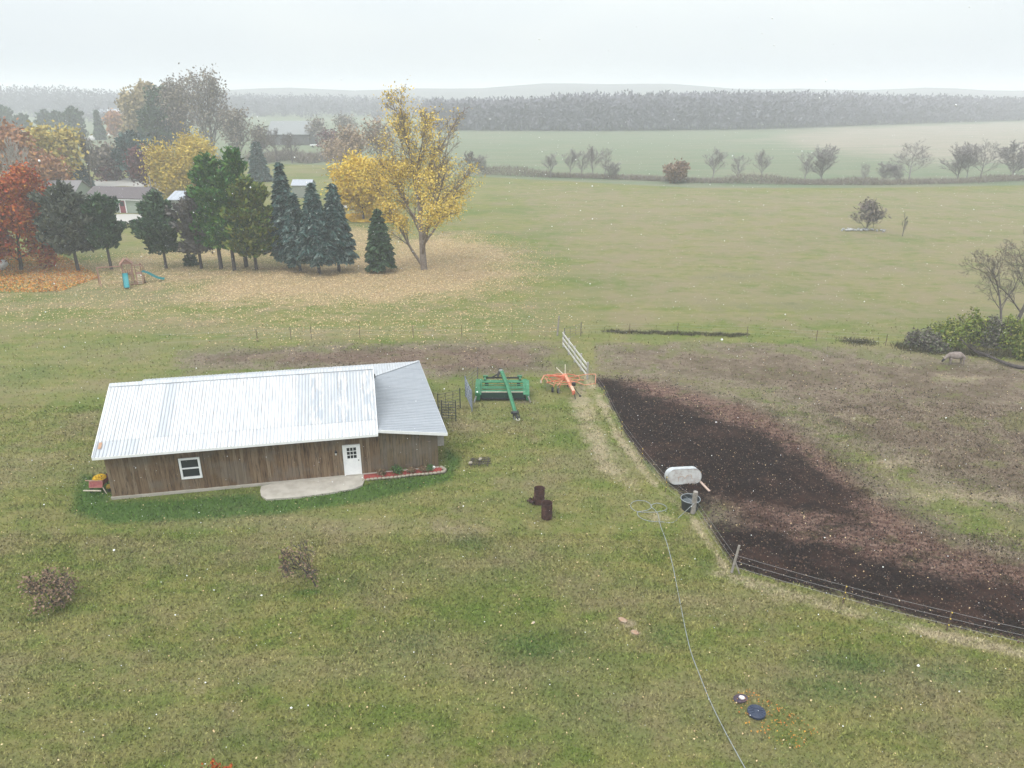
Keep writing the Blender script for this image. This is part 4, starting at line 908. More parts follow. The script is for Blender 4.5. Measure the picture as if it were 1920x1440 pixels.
# ---------------------------------------------------------------- green mower conditioner
M_grn = mat('green_paint', (.014, .105, .040), rough=.45, var=(.025, .145, .06), vscale=3, spec=.4)
M_grn2 = mat('sun_faded_green_paint', (.045, .19, .095), rough=.6, var=(.028, .14, .065), vscale=4)
M_tyre = mat('tyre', (.022, .022, .023), rough=.9, bump=.5)
M_steel = mat('worn_steel', (.30, .31, .31), rough=.45, var=(.2, .17, .14), metal=.4)
g0 = G(942, 745)
mw = thing('mower_conditioner', 'green pull-type mower conditioner with a long angled drawbar', 'farm machine', (g0.x, g0.y, 0), R(0))
W2 = 1.88
for sx in (-1, 1):
    prof = [(-.75, .12), (-.70, .62), (.05, 1.12), (.95, 1.18), (1.05, .55), (.6, .15)]
    if sx < 0: prof = [(-.75, .12), (-.72, .75), (.0, 1.20), (1.05, 1.22), (1.15, .4), (.6, .12)]
    wd = .34 if sx < 0 else .22
    b = MB(); x = sx*W2; b.poly([(x-sx*wd, y, z_) for y, z_ in prof], wd, (sx, 0, 0)); b.build('side_shield', M_grn2 if sx > 0 else M_grn, mw)
    mw.scale = (1, 1, .80)
    MB().bar((x-sx*.28, -.72, .62), (x-sx*.30, 1.0, 1.24), .30, .035).build('shield_lid', M_grn2, mw)
    MB().bar((x-sx*.1, -.74, .5), (x+sx*.05, -1.05, .06), .05, .16).build('divider_shoe', M_steel, mw)
    wh = MB().lathe([(.18, -.11), (.34, -.12), (.38, -.06), (.38, .06), (.34, .12), (.18, .11)], 20)
    wh = MB(); 
    for r, y in [(.17, -.11), (.34, -.12), (.38, -.06), (.38, .06), (.34, .12), (.17, .11)]:
        for j in range(20): a = 6.283*j/20; wh.v.append((y, r*math.cos(a), r*math.sin(a)))
    for i in range(5):
        for j in range(20): wh.f.append((i*20+j, i*20+(j+1) % 20, (i+1)*20+(j+1) % 20, (i+1)*20+j))
    w_ = wh.build('wheel', M_tyre, mw, (sx*1.15, 1.75, .38)); MB().tube([(-.06, 0, 0), (.06, 0, 0)], .17, 14).build('rim', mat('cream_rim', (.5, .45, .15)), w_)
    MB().bar((sx*1.15, 1.75, .38), (sx*1.25, 1.45, 1.18), .12).bar((sx*1.25, 1.45, 1.18), (sx*1.25, 1.0, 1.15), .14).box((sx*1.22, 1.55, 1.22), (.34, .26, .16)).build('wheel_arm', M_grn, mw)
Wd = W2-.3
MB().box((0, .98, 1.02), (2*Wd, .34, .05), Matrix.Rotation(R(14), 3, 'X')).build('rear_hood', M_grn2, mw)
MB().box((0, .62, .88), (2*Wd, .36, .03), Matrix.Rotation(R(-28), 3, 'X')).build('hood_panel', M_grn, mw)
MB().box((0, .22, .83), (2*Wd, .30, .03), Matrix.Rotation(R(26), 3, 'X')).build('hood_panel', M_grn, mw)
MB().box((0, -.20, .66), (2*Wd, .40, .03), Matrix.Rotation(R(18), 3, 'X')).build('front_hood', M_grn, mw)
MB().bar((-Wd, .42, .98), (Wd, .42, .98), .07).build('cross_tube', M_grn2, mw)
MB().bar((-Wd, -.42, .72), (Wd, -.42, .72), .05).build('front_rail', M_cream, mw)
MB().box((0, -.42, .42), (2*Wd, .03, .52)).build('curtain', mat('dark_green_canvas', (.018, .045, .035), rough=.95), mw)
rl = MB(); rl.tube([(-Wd, -.10, .42), (Wd, -.10, .42)], .09, 8)
for a in range(5):
    aa = a*1.2566; rl.bar((-Wd, -.10+.36*math.cos(aa), .42+.28*math.sin(aa)), (Wd, -.10+.36*math.cos(aa), .42+.28*math.sin(aa)), .035)
rl.build('reel', M_grn, mw)
MB().box((0, -.50, .14), (2*Wd+.4, .22, .06)).build('cutter_bar', M_black, mw)
MB().bar((-1.3, 1.42, 1.16), (1.3, 1.42, 1.16), .12).bar((-.35, 1.5, 1.2), (-.15, 2.0, 1.75), .12).bar((.05, 1.5, 1.2), (-.1, 2.0, 1.75), .12).build('rear_frame', M_black, mw)
MB().bar((-.75, 1.45, 1.2), (-.35, 1.75, 1.35), .08).bar((-.35, 1.75, 1.35), (-.2, 2.0, 1.8), .07).build('hydraulic_hose', M_black, mw)
tip = G(966, 772, .55)-g0; hit = G(971, 783, .35)-g0; piv = Vector((-.12, 1.85, 1.62)); mid_ = piv.lerp(tip, .40)+Vector((.04, 0, .12))
MB().bar(piv, mid_, .20, .20).bar(mid_, tip, .18, .18).build('drawbar', M_grn2, mw)
MB().lathe([(.16, -.15), (.18, .05), (.10, .12), (0, .13)], 14, tuple(piv)).build('pivot', M_steel, mw)
MB().tube([tuple(piv+Vector((.13, 0, .08))), tuple(mid_+Vector((.12, 0, .10))), tuple(tip+Vector((.1, 0, .08)))], .035, 6).build('drive_shaft_guard', M_grn, mw)
MB().box(tip, (.30, .34, .26)).bar(tip+Vector((-.13, .1, .1)), tip+Vector((-.13, .1, -.5)), .06).bar(tip+Vector((-.2, .12, .05)), tip+Vector((-.14, .12, -.05)), .2).build('gearbox', M_black, mw)
MB().bar(tip, hit, .14, .12).bar(tip+Vector((.16, 0, .28)), hit+Vector((.12, .1, .0)), .06).build('hitch_frame', M_black, mw)
MB().tube([tuple(hit+Vector((.12*math.cos(a), .16*math.sin(a)-.12, 0))) for a in np.linspace(0, 6.28, 9)[:-1]], .03, 6, True).build('hitch_ring', mat('pale_steel', (.5, .48, .40)), mw)
MB().bar(tip+Vector((-.06, 0, 0)), tip+Vector((-.06, -.06, -.55)), .06).build('jack', M_steel, mw)

# ---------------------------------------------------------------- orange rotary rake
M_orn = mat('orange_paint', (.50, .105, .05), rough=.55, var=(.58, .20, .12), vscale=4)
M_orn2 = mat('faded_orange_paint', (.62, .30, .20), rough=.6, var=(.5, .17, .09), vscale=4)
g1 = G(1054, 733); rk_ = thing('rotary_rake', 'faded orange rotary hay rake with spread tine arms', 'farm machine', (g1.x, g1.y, 0), R(-6))
hub = Vector((.12, .35, .95))
MB().lathe([(.20, -.25), (.24, -.05), (.22, .12), (.12, .2), (0, .22)], 16, tuple(hub)).build('gearbox', M_orn, rk_)
for k in range(9):
    a = k*6.283/9+.2; e = hub+Vector((1.45*math.cos(a), 1.1*math.sin(a), -.28)); ar = MB().bar(hub+Vector((0, 0, -.12)), e, .05).build('tine_arm', M_orn if k % 2 else M_orn2, rk_)
    tn = MB(); dv = (e-hub).normalized(); sv = Vector((-dv.y, dv.x, 0))
    for q in range(4): s = e-dv*(.08*q); tn.tube([tuple(s), tuple(s+sv*.05+Vector((0, 0, -.25))), tuple(s+sv*.14+Vector((0, 0, -.58)))], .010, 4)
    tn.build('tines', M_steel, ar)
MB().tube([(hub.x+1.12*math.cos(a), hub.y-.0+.85*math.sin(a), .86) for a in np.linspace(0, 6.283, 37)[:-1]], .028, 6, True).build('guard_rail', M_orn, rk_)
MB().tube([(hub.x-.05+.72*math.cos(a), hub.y-.5+.36*math.sin(a), .72) for a in np.linspace(0, 6.283, 25)[:-1]], .026, 6, True).build('guard_rail', M_orn2, rk_)
MB().tube([(2.35+.0*math.cos(a), .3+.55*math.cos(a), .85+.35*math.sin(a)) for a in np.linspace(0, 6.283, 19)[:-1]], .022, 6, True).tube([(.9, .55, .95), (1.7, .6, 1.12), (2.35, .62, 1.15)], .03, 6).tube([(.9, .0, .8), (1.6, -.25, .62), (2.3, -.15, .72)], .028, 6).build('side_guard', M_orn2, rk_)
MB().bar(hub+Vector((-.1, 0, .05)), (-1.15, .38, 1.0), .11).build('curtain_arm', M_orn, rk_)
MB().tube([(-1.15, .38, 1.0), (-1.32, .32, 1.02), (-1.5, .1, .72), (-1.48, .05, .55)], .05, 8).build('arm_end', M_orn2, rk_)
MB().tube([(-1.25, .3, .9), (-1.0, -.1, .62), (-.55, -.25, .5)], .028, 6).build('arm_brace', M_orn2, rk_)
MB().box((-1.55, .1, .62), (.035, 1.5, .24), Matrix.Rotation(R(-22), 3, 'X') @ Matrix.Rotation(R(6), 3, 'Z')).build('swath_curtain', M_cream, rk_)
MB().bar(hub+Vector((.05, -.05, .16)), (.62, -.72, .62), .17).build('main_beam', M_orn2, rk_)
MB().bar((.62, -.72, .62), (.86, -1.15, .34), .13).box((.84, -1.1, .36), (.2, .12, .28)).build('headstock', M_orn, rk_)
MB().bar((.66, -.78, .70), (.82, -1.02, .46), .2, .09).build('beam_cover', mat('peach_paint', (.68, .42, .30)), rk_)
MB().lathe([(.0, -.1), (.14, -.1), (.14, .1), (0, .12)], 12, (.82, -.55, .78)).build('shaft_cone', M_black, rk_)
MB().tube([(.80, -.72, .62), (1.28, -1.25, .22)], .03, 6).box((1.3, -1.27, .2), (.16, .10, .10)).build('drive_shaft', M_black, rk_)
MB().bar((.86, -1.0, .4), (.98, -1.42, .0), .05).build('parking_stand', M_black, rk_)
MB().bar(hub+Vector((0, 0, .12)), hub+Vector((-.62, .75, .40)), .045).build('raised_tine_arm', M_cream, rk_)
MB().bar(hub+Vector((.05, 0, .12)), hub+Vector((.02, .55, .75)), .04).build('raised_tine_arm', M_cream, rk_)
for x, y in ((-.68, -.28), (-.28, -.45), (.4, .9)):
    wh = MB()
    for r, q in [(.07, -.07), (.17, -.08), (.20, 0), (.17, .08), (.07, .07)]:
        for j in range(14): a = 6.283*j/14; wh.v.append((q, r*math.cos(a), r*math.sin(a)))
    for i in range(4):
        for j in range(14): wh.f.append((i*14+j, i*14+(j+1) % 14, (i+1)*14+(j+1) % 14, (i+1)*14+j))
    w_ = wh.build('wheel', M_tyre, rk_, (x, y, .2)); MB().tube([(-.05, 0, 0), (.05, 0, 0)], .07, 10).build('rim', M_steel, w_)
    MB().bar((x, y, .2), (x+.2, y+.25, .66), .04).build('wheel_fork', M_orn, rk_)

# ---------------------------------------------------------------- corral panels and fences
def gate(name, label, a, b_, h, m, nr=6, brace=0, cat='gate', r=.022, mesh=0):
    a, b_ = Vector(a), Vector(b_); d = b_-a; t = thing(name, label, cat, (a.x, a.y, 0), math.atan2(d.y, d.x)); L_ = Vector((d.x, d.y, 0)).length
    for x in (0, L_): MB().tube([(x, 0, 0), (x, 0, h+.12)], .035, 8).build('post', m, t)
    for k in range(nr): MB().tube([(0, 0, .22+(h-.22)*k/(nr-1)), (L_, 0, .22+(h-.22)*k/(nr-1))], r, 6).build('rail', m, t)
    for k in range(brace): x = L_*(k+1)/(brace+1); MB().tube([(x, -.02, .22), (x, -.02, h)], r, 6).build('upright', m, t)
    for k in range(mesh):
        s = (k+.5)/mesh; MB().tube([(L_*max(0, s-.2), -.03, .22), (L_*min(1, s+.2), -.03, h)], .014, 5).build('brace', m, t)
        MB().tube([(L_*min(1, s+.2), .03, .22), (L_*max(0, s-.2), .03, h)], .014, 5).build('brace', m, t)
    return t
M_pipe = mat('dark_green_pipe', (.035, .05, .045), rough=.5, var=(.08, .07, .06))
M_pipeb = mat('blue_grey_pipe', (.17, .20, .26), rough=.5, var=(.26, .28, .32))
M_piper = mat('grey_pipe', (.10, .10, .10), rough=.5, var=(.16, .14, .12))
gate('corral_panel', 'dark pipe corral panel facing the lawn right beside the barn roof', G(829, 789), G(855, 790), 1.35, M_pipe, 7, 1)
gate('corral_panel', 'thin pipe corral panel running from the barn towards the blue-grey panel', G(822, 776), G(863, 765), 1.35, M_pipe, 6, 2, r=.014)
gate('corral_panel', 'blue-grey cross-braced corral panel seen nearly end on', G(885, 772), G(873, 744), 1.45, M_pipeb, 7, 3, mesh=4, r=.026)
gate('corral_panel', 'grey pipe corral panel behind the left end of the green mower', G(874, 743), G(896, 724), 1.35, M_piper, 6, 1, r=.016)
gate('corral_panel', 'small pipe gate behind the top end of the white board fence', G(1058, 640), G(1089, 629), 1.1, M_piper, 5, 2, r=.014)
# white board fence
M_wf = mat('weathered_white_paint', (.62, .60, .56), var=(.45, .42, .38), vscale=5, rnd=(.7, .68, .65))
a, b_ = G(1056, 651), G(1101, 711); d = b_-a; L_ = d.length
t = thing('board_fence', 'whitewashed three-rail board fence running towards the orange rake', 'fence', (a.x, a.y, 0), math.atan2(d.y, d.x))
for k in range(5): MB().box((L_*k/4, .0, .68), (.13, .11, 1.36+.06*(k % 2))).build('post', mat('grey_post', (.33, .31, .29)) if k == 0 else bpy.data.materials['grey_post'], t)
for s in range(2):
    for z_ in (.35, .78, 1.2): MB().box((L_*(.25+.5*s), -.075, z_+random.uniform(-.03, .03)), (L_/2-.01, .035, .17), Matrix.Rotation(random.uniform(-.01, .01), 3, 'Y')).build('rail', M_wf, t)
# wire fences
M_wire = mat('wire', (.35, .34, .33), rough=.5, metal=.6)
M_post = mat('rusty_post', (.09, .065, .05), var=(.16, .11, .08))
M_wpost = mat('grey_wood_post', (.30, .27, .24), var=(.2, .18, .16), vscale=6)
M_ins = mat('yellow_insulator', (.75, .55, .08))
def wire_fence(name, label, pix, h, zs, special={}, insul=True, sag=.03, postm=M_post, r=.02):
    g = [G(*q) for q in pix]; o = g[0].copy(); t = thing(name, label, 'fence', o)
    for i, p in enumerate(g):
        q = p-o
        if i in special: continue
        pt = MB().box(q+Vector((0, 0, h/2)), (r*2, r*2, h)).build('post', postm, t)
        if insul:
            for z_ in zs: MB().box(q+Vector((0, -.04, z_)), (.035, .035, .035)).build('insulator', M_ins, pt)
    for z_ in zs:
        pts = []
        for i in range(len(g)-1):
            for s in range(6):
                u = s/6; q = g[i].lerp(g[i+1], u)-o; pts.append((q.x, q.y, z_-sag*4*u*(1-u)))
        q = g[-1]-o; pts.append((q.x, q.y, z_)); MB().tube(pts, .0042, 3).build('wire', M_wire, t)
    return t
pf = wire_fence('wire_fence', 'low electric wire fence along the muddy edge of the paddock', [(q[0]-3, q[1]+2) for q in FENCE_PX], .95, (.3, .6, .9), {0: 1, 5: 1, 6: 1})
wire_fence('wire_fence', 'thin wire fence behind the barn between lawn and corral', [(300, 650), (483, 641), (546, 637), (584, 635), (675, 634), (775, 634), (866, 633), (960, 630), (1044, 628)], 1.15, (.35, .7, 1.05), {0: 1, 8: 1}, False)
wire_fence('wire_fence', 'thin wire fence along the far side of the paddock', [(1089, 630), (1180, 627), (1270, 626), (1400, 632), (1530, 640), (1660, 648), (1780, 650)], 1.0, (.35, .7, .95), {}, False)
def ptag(o, l, c): tag(o, l, c); return o
p = G(1045, 629); ptag(MB().tube([(0, 0, 0), (.12, .1, 1.75)], [.08, .06], 8).build('fence_post', M_wpost, None, p), 'tall leaning grey wooden post near the top of the white fence', 'post')
p = G(1299, 962); ptag(MB().tube([(0, 0, 0), (.03, 0, 1.25)], [.13, .12], 10).build('fence_post', M_wpost, None, p), 'thick grey wooden post in front of the black trough', 'post')
p = G(1376, 1073); t = thing('corner_post', 'slanting grey wooden corner post with a short brace on the paddock fence', 'post', p)
MB().tube([(-.1, 0, 0), (.12, .1, 1.35)], [.06, .055], 8).build('post', M_wpost, t); MB().bar((.22, -.12, 0), (-.02, .02, .62), .05).build('brace', M_wpost, t)

# ---------------------------------------------------------------- tank, trough, board, barrels, rack, hose
M_galv = mat('galvanised_tank', (.60, .62, .64), rough=.45, metal=.35, var=(.45, .46, .47), vscale=5)
M_gbot = mat('stained_tank_bottom', (.42, .42, .41), rough=.6, var=(.30, .27, .25), vscale=3)
tb = G(1283, 907); t = thing('stock_tank', 'white oval metal stock tank tipped on its long side against the fence', 'stock tank', (tb.x, tb.y, 0), R(6))
Lh, Rr, Dp = .53, .42, .52        # half length of the straight part, end radius, depth
def oval(k, n=12):
    pts = []
    for s, c in ((1, Lh), (-1, -Lh)):
        for i in range(n+1): a = (-math.pi/2+math.pi*i/n) if s > 0 else (math.pi/2+math.pi*i/n); pts.append((c+Rr*k*math.cos(a), Rr*k*math.sin(a)))
    return pts
tilt = Matrix.Rotation(R(-17), 3, 'X')
def O(x, z_, y): v = tilt @ Vector((x, y, z_)); return (v.x, v.y, v.z+Rr+.02)
bs = MB(); 
rings = [(0, 1), (.02, 1.0), (.2, 1.02), (.22, 1.035), (.24, 1.02), (.42, 1.03), (Dp, 1.05), (Dp, 1.08), (Dp-.02, 1.02), (.03, .98)]
ov = [oval(k) for _, k in rings]; n = len(ov[0])
for (y, k), o_ in zip(rings, ov): bs.v += [O(x, z_, y) for x, z_ in o_]
for i in range(len(rings)-1):
    for j in range(n): bs.f.append((i*n+j, i*n+(j+1) % n, (i+1)*n+(j+1) % n, (i+1)*n+j))
bs.build('tank_wall', M_galv, t)
bb = MB(); bb.v = [O(x, z_, .02) for x, z_ in oval(.97)]; bb.f = [tuple(range(n))]; bb.build('tank_bottom', M_gbot, t)
MB().tube([O(-.35, -.25, .01), O(-.38, -.02, .012), O(-.1, .02, .012), O(.0, -.12, .012), O(.12, .05, .012), O(.35, .1, .012), O(.42, -.18, .012)], .012, 4).build('rust_stain', M_rust, t)
a, b_ = G(1310, 902), G(1330, 922); o = MB().bar((0, 0, .06), tuple((b_-a)*1.0+Vector((0, 0, .04))), .12, .045).build('board', mat('pink_grey_board', (.45, .33, .27)), None, (a.x, a.y, 0)); tag(o, 'short weathered board lying against the right end of the oval tank', 'board')
tb = G(1296, 954); t = thing('water_trough', 'round black rubber trough full of water beside the grey post', 'trough', (tb.x-.08, tb.y+.02, 0))
MB().lathe([(.0, .03), (.36, .03), (.45, .58), (.50, .60), (.50, .56), (.47, .55), (.40, 0), (0, 0)], 28).build('tub', mat('black_rubber', (.022, .026, .028), rough=.6), t)
MB().lathe([(0, .47), (.43, .47)], 28).build('water', mat('trough_water', (.03, .04, .045), rough=.05, spec=.8), t)
MB().tube([(.49*math.cos(a), .49*math.sin(a), .60) for a in np.linspace(0, 6.283, 29)[:-1]], .018, 6, True).build('rim', mat('grey_rim', (.25, .27, .28)), t)
M_brl = mat('rusted_barrel', (.040, .018, .018), rough=.85, var=(.085, .038, .028), vscale=6, bump=.6, bscale=25)
for px, py, lab in ((1011, 943, 'rusty dark burn barrel, the farther of the two on the lawn'), (1025, 971, 'rusty dark burn barrel, the nearer of the two on the lawn')):
    p = G(px, py); t = thing('barrel', lab, 'barrel', p, random.random(), 'burn barrels on the lawn')
    MB().lathe([(0, .02), (.27, .02), (.275, .28), (.29, .30), (.275, .32), (.275, .56), (.29, .58), (.275, .60), (.275, .86), (.29, .88), (.27, .88), (.262, .80), (.262, .35), (0, .34)], 24).build('drum', M_brl, t)
    MB().lathe([(0, .42), (.15, .45), (.26, .38)], 14).build('ash', mat('ash', (.12, .10, .10), var=(.3, .28, .27), vscale=14) if px == 1011 else bpy.data.materials['ash'], t)
p = G(1003, 943); rg = np.random.default_rng(3); C = rg.normal(size=(220, 3))*np.array([.14, .12, .05])+np.array([0, 0, .1]); v, f = leaf_arrays(C, .1, rg, 1.8)
o = put('debris_heap', np_mesh('debris_heap', v, f, M_brl), None, p); tag(o, 'small heap of charred rubbish at the foot of the farther barrel', 'debris')
# old spring harrow lying flat
p = G(899, 868); t = thing('harrow', 'flat rusty slatted harrow lying on the grass right of the barn', 'harrow', p, R(3)); M_hr = mat('rusty_grey_bar', (.035, .025, .022), var=(.10, .08, .07), vscale=9)
for k in range(6): MB().bar((-.62+.02*k, -.42+.15*k, .12+random.random()*.04), (.66-.02*k, -.38+.15*k, .13+random.random()*.05), .028).build('slat', M_hr, t)
for x in (-.5, -.05, .45): MB().bar((x, -.5, .08), (x+.1, .45, .10), .05).build('cross_bar', M_hr, t)
for k in range(16): x = -.6+.08*k; MB().tube([(x, -.3+.2*(k % 4), .16), (x+.03, -.3+.2*(k % 4)-.04, 0)], .014, 5).build('tooth', M_hr, t)
put('stone', rk[1], t, (-.52, -.25, .16), (0, 0, 1), (.26, .22, .16)); put('stone', rk[2], t, (.05, .1, .2), (0, 0, 1), (.3, .16, .14))
# hose
M_hose = mat('grey_hose', (.27, .29, .29), rough=.5)
def smooth(pts, k=6):
    P_ = [Vector(p) for p in pts]; out = []
    for i in range(len(P_)-1):
        a, b, c, d = P_[max(0, i-1)], P_[i], P_[i+1], P_[min(len(P_)-1, i+2)]
        for s in range(k): u = s/k; out.append(.5*((2*b)+(c-a)*u+(2*a-5*b+4*c-d)*u*u+(3*b-a-3*c+d)*u**3))
    out.append(P_[-1]); return out
hp = [(1301, 944, .62), (1297, 948, .66), (1286, 958, .3), (1276, 968, .03), (1262, 980), (1240, 979), (1215, 977), (1199, 970), (1196, 961), (1214, 957), (1222, 950), (1212, 941), (1196, 939), (1184, 944), (1184, 953), (1196, 960), (1216, 961), (1236, 960), (1250, 955), (1246, 948), (1232, 944), (1220, 949), (1228, 957), (1234, 966), (1238, 985), (1250, 1018), (1261, 1060), (1269, 1100), (1277, 1140), (1286, 1185), (1296, 1225), (1310, 1262), (1330, 1312), (1350, 1354), (1372, 1396), (1398, 1443), (1430, 1500)]
pts = [G(q[0], q[1])+Vector((0, 0, q[2] if len(q) > 2 else .02)) for q in hp]
pts[0] = G(1301, 944, .62); pts[1] = G(1297, 948, .64); pts[2] = G(1287, 957, .35)
o = MB().tube(smooth(pts), .016, 6).build('garden_hose', M_hose, None, None, True); tag(o, 'long pale garden hose looped by the trough and trailing down the lawn', 'hose')

# ---------------------------------------------------------------- septic lid and planter near the front
M_lid = mat('blue_black_plastic', (.022, .032, .065), rough=.45, spec=.5)
p = G(1418, 1337); t = thing('access_lid', 'round blue-black ribbed plastic lid set in the lawn', 'lid', p)
MB().lathe([(.31, 0), (.31, .08), (.29, .10), (.10, .125), (0, .125)], 28).build('cover', M_lid, t)
for k in range(14): a = k*6.283/14; MB().bar((.08*math.cos(a), .08*math.sin(a), .128), (.28*math.cos(a), .28*math.sin(a), .105), .018, .03).build('rib', M_lid, t)
p = G(1388, 1312); t = thing('planter', 'low dark planter half sunk in the lawn near the round lid', 'planter', p, .3)
MB().lathe([(.22, 0), (.25, .08), (.23, .09), (.18, .05), (0, .04)], 14, sx=1.1, sy=.75).build('rim', mat('dark_purple_slate', (.05, .04, .06), var=(.12, .08, .10)), t)
o = put('rock', rock_mesh(mat('pale_pink_rock', (.72, .66, .66)), 13, 'rock'), None, p+Vector((.04, -.02, .12)), (0, 0, -.4), (.22, .16, .14)); tag(o, 'pale rock resting on the dark planter', 'rock')
for px, py, s, lab in ((1000, 1168, .12, 'small pale stone on the lawn below the barrels'), (1168, 1163, .28, 'pinkish flat stone at the top of the bare patch'), (1190, 1186, .24, 'orange-brown flat stone at the bottom of the bare patch')):
    p = G(px, py); m = mat('field_stone', (.45, .36, .28)) if px == 1000 else mat('orange_stone', (.34, .20, .13), var=(.33, .27, .2))
    o = put('rock', rock_mesh(m, px, 'rock'), None, p+Vector((0, 0, .02)), (0, 0, px), (s*1.5, s, s*.35)); tag(o, lab, 'rock')
# two young apple trees, orange shrub tips at the lower edge
tree('apple_tree', G(592, 1099), 2.15, 1.0, 'young apple tree with a crooked leaning trunk and few dry leaves', 'tree', 201, bark_dk, L_brn, 380, .075, 'young apple trees on the front lawn', trunk=.22, levels=3, nch=(11, 7, 4), ratio=(.62, .5, .5), ang=(60, 48, 45), up=.02, gnarl=.26, shape='round', r0=.018, minr=.011, lean=(-.85, .0), spread=.10, twig=3)
tree('apple_tree', G(100, 1135), 1.75, 1.05, 'bushy young apple tree with withered brown leaves near the left edge', 'tree', 202, bark_dk, L_brn, 950, .08, 'young apple trees on the front lawn', trunk=.22, levels=3, nch=(12, 8, 5), ratio=(.7, .5, .5), ang=(68, 50, 45), up=.02, gnarl=.24, shape='round', r0=.022, minr=.011, lean=(-.3, 0), spread=.12, twig=3)
tree('orange_shrub', G(420, 1500), 1.55, .65, 'tips of a small orange-red shrub at the bottom edge', 'shrub', 203, bark_dk, L_red, 420, .07, trunk=.05, levels=2, nch=(9, 5), ratio=(.7, .5), ang=(35, 40), up=.1, gnarl=.12, shape='vase', minr=.005, spread=.06)

# ---------------------------------------------------------------- playset
M_ply = mat('playset_wood', (.26, .135, .10), var=(.34, .20, .15), vscale=4); M_teal = mat('teal_plastic', (.018, .22, .24), rough=.4, spec=.5); M_ropew = mat('pale_rung', (.55, .45, .38))
g2 = G(250, 533); ps = thing('playset', 'wooden backyard playset with two teal slides and a small roofed tower', 'playset', (g2.x, g2.y, 0), R(27))
k_ = 17.0
for x in (-.82, .15):
    for y in (0, 1.05): MB().box((x, y, 1.15), (.11, .11, 2.3)).build('tower_post', M_ply, ps)
for y in (-.08, .53, 1.13): 
    pass
for s in (-1, 1):
    for q in range(4): MB().box((-.33+s*(.60-.15*q)*1.0, .52, 2.30+.155*q), (.19, 1.5, .03), Matrix.Rotation(s*R(40), 3, 'Y')).build('roof_slat', M_ply, ps)
MB().poly([(-.9, -.12, 2.3), (.25, -.12, 2.3), (-.33, -.12, 2.9)], .03, (0, 1, 0)).build('gable', M_ply, ps)
for q in range(6): MB().box((-.33, .08+.18*q, 1.12), (1.0, .16, .04)).build('deck_board', M_ply, ps)
for q in range(5): MB().box((-.78+.22*q, -.03, 1.42), (.15, .03, .5)).build('rail_board', M_ply, ps)
def slide(a, b_, w, nm='slide'):
    a, b_ = Vector(a), Vector(b_); d = (b_-a); q = d.to_track_quat('X', 'Z').to_matrix(); s = q @ Vector((0, 1, 0)); u = q @ Vector((0, 0, 1)); mb = MB(); n = 10
    for i in range(n+1):
        t_ = i/n; c = a+d*t_+Vector((0, 0, .10*math.sin(t_*math.pi*2+.4)))
        if t_ > .85: c.z = max(c.z, b_.z)
        for o_, h_ in ((-1, .16), (-.86, .02), (.86, .02), (1, .16), (1.05, .0), (-1.05, .0)): mb.v.append(tuple(c+s*o_*w/2+u*h_))
    for i in range(n):
        for j in range(6): mb.f.append((i*6+j, i*6+(j+1) % 6, i*6+6+(j+1) % 6, i*6+6+j))
    return mb.build(nm, M_teal, ps)
slide((-.62, -.05, 1.28), (-.66, -2.1, .12), .56); slide((1.05, .4, 1.20), (3.2, .15, .14), .46)
for x in (.45, 1.02):
    MB().bar((x, .6, 0), (x, .5, 2.2 if x > 1 else 1.9), .09).build('tower_post', M_ply, ps)
MB().box((.74, .55, 1.08), (.62, .9, .05)).build('deck', M_ply, ps); MB().bar((.1, .5, 2.0), (1.1, .5, 2.0), .08).build('top_beam', M_ply, ps)
MB().bar((1.18, .3, 1.1), (1.25, .3, 1.95), .05).bar((1.05, .5, 2.15), (1.55, .25, 1.15), .05).build('hand_rail', M_ply, ps)
MB().bar((.48, -.45, .0), (.48, .05, 1.15), .08).bar((.98, -.45, .0), (.98, .05, 1.15), .08).build('ladder_frame', M_ply, ps)
for q in range(6): MB().bar((.48, -.42+.08*q, .14+.18*q), (.98, -.42+.08*q, .14+.18*q), .05).build('rung', M_ropew, ps)
for q in range(4): MB().bar((-.35, -.02, .3+.22*q), (.1, -.02, .3+.22*q), .045).build('climbing_bar', M_ropew, ps)
MB().bar((-.3, -.3, .08), (.45, -.3, .08), .1).bar((-.28, -.1, 1.3), (.38, -.3, .2), .06).bar((.1, -.1, 1.3), (-.1, -.25, .3), .05).build('brace', M_ply, ps)
MB().tube([(1.2+.0*a, .1+.42*math.cos(a), .45+.42*math.sin(a)) for a in np.linspace(0, 6.283, 17)[:-1]], .07, 6, True).build('tyre_wheel', mat('brown_wheel', (.12, .05, .04)), ps)
MB().bar((-.8, .5, 2.02), (-3.25, .9, 2.02), .10).build('swing_beam', M_ply, ps)
for y in (.25, 1.5): MB().bar((-3.25, .9, 2.05), (-3.25-.12*(1 if y > 1 else -1), y, 0), .08).build('swing_leg', M_ply, ps)
MB().bar((-3.25, .5, .9), (-3.25, 1.25, .9), .05).build('swing_brace', M_ply, ps)

# propane tank
p = G(-6, 506); t = thing('propane_tank', 'white horizontal propane tank cut by the left edge under the maple', 'tank', p)
MB().tube([(-1.7, 0, .75), (-1.62, 0, .75), (-1.4, 0, .75), (1.05, 0, .75), (1.3, 0, .75), (1.42, 0, .75)], [.05, .34, .48, .48, .36, .06], 18).build('tank_body', mat('tank_white', (.66, .69, .71), rough=.5), t, None, True)
for x in (-1, .8): MB().box((x, 0, .16), (.16, .8, .32)).build('support', M_conc, t)
MB().lathe([(.14, 1.2), (.14, 1.34), (0, 1.38)], 12).build('valve_dome', M_steel, t)

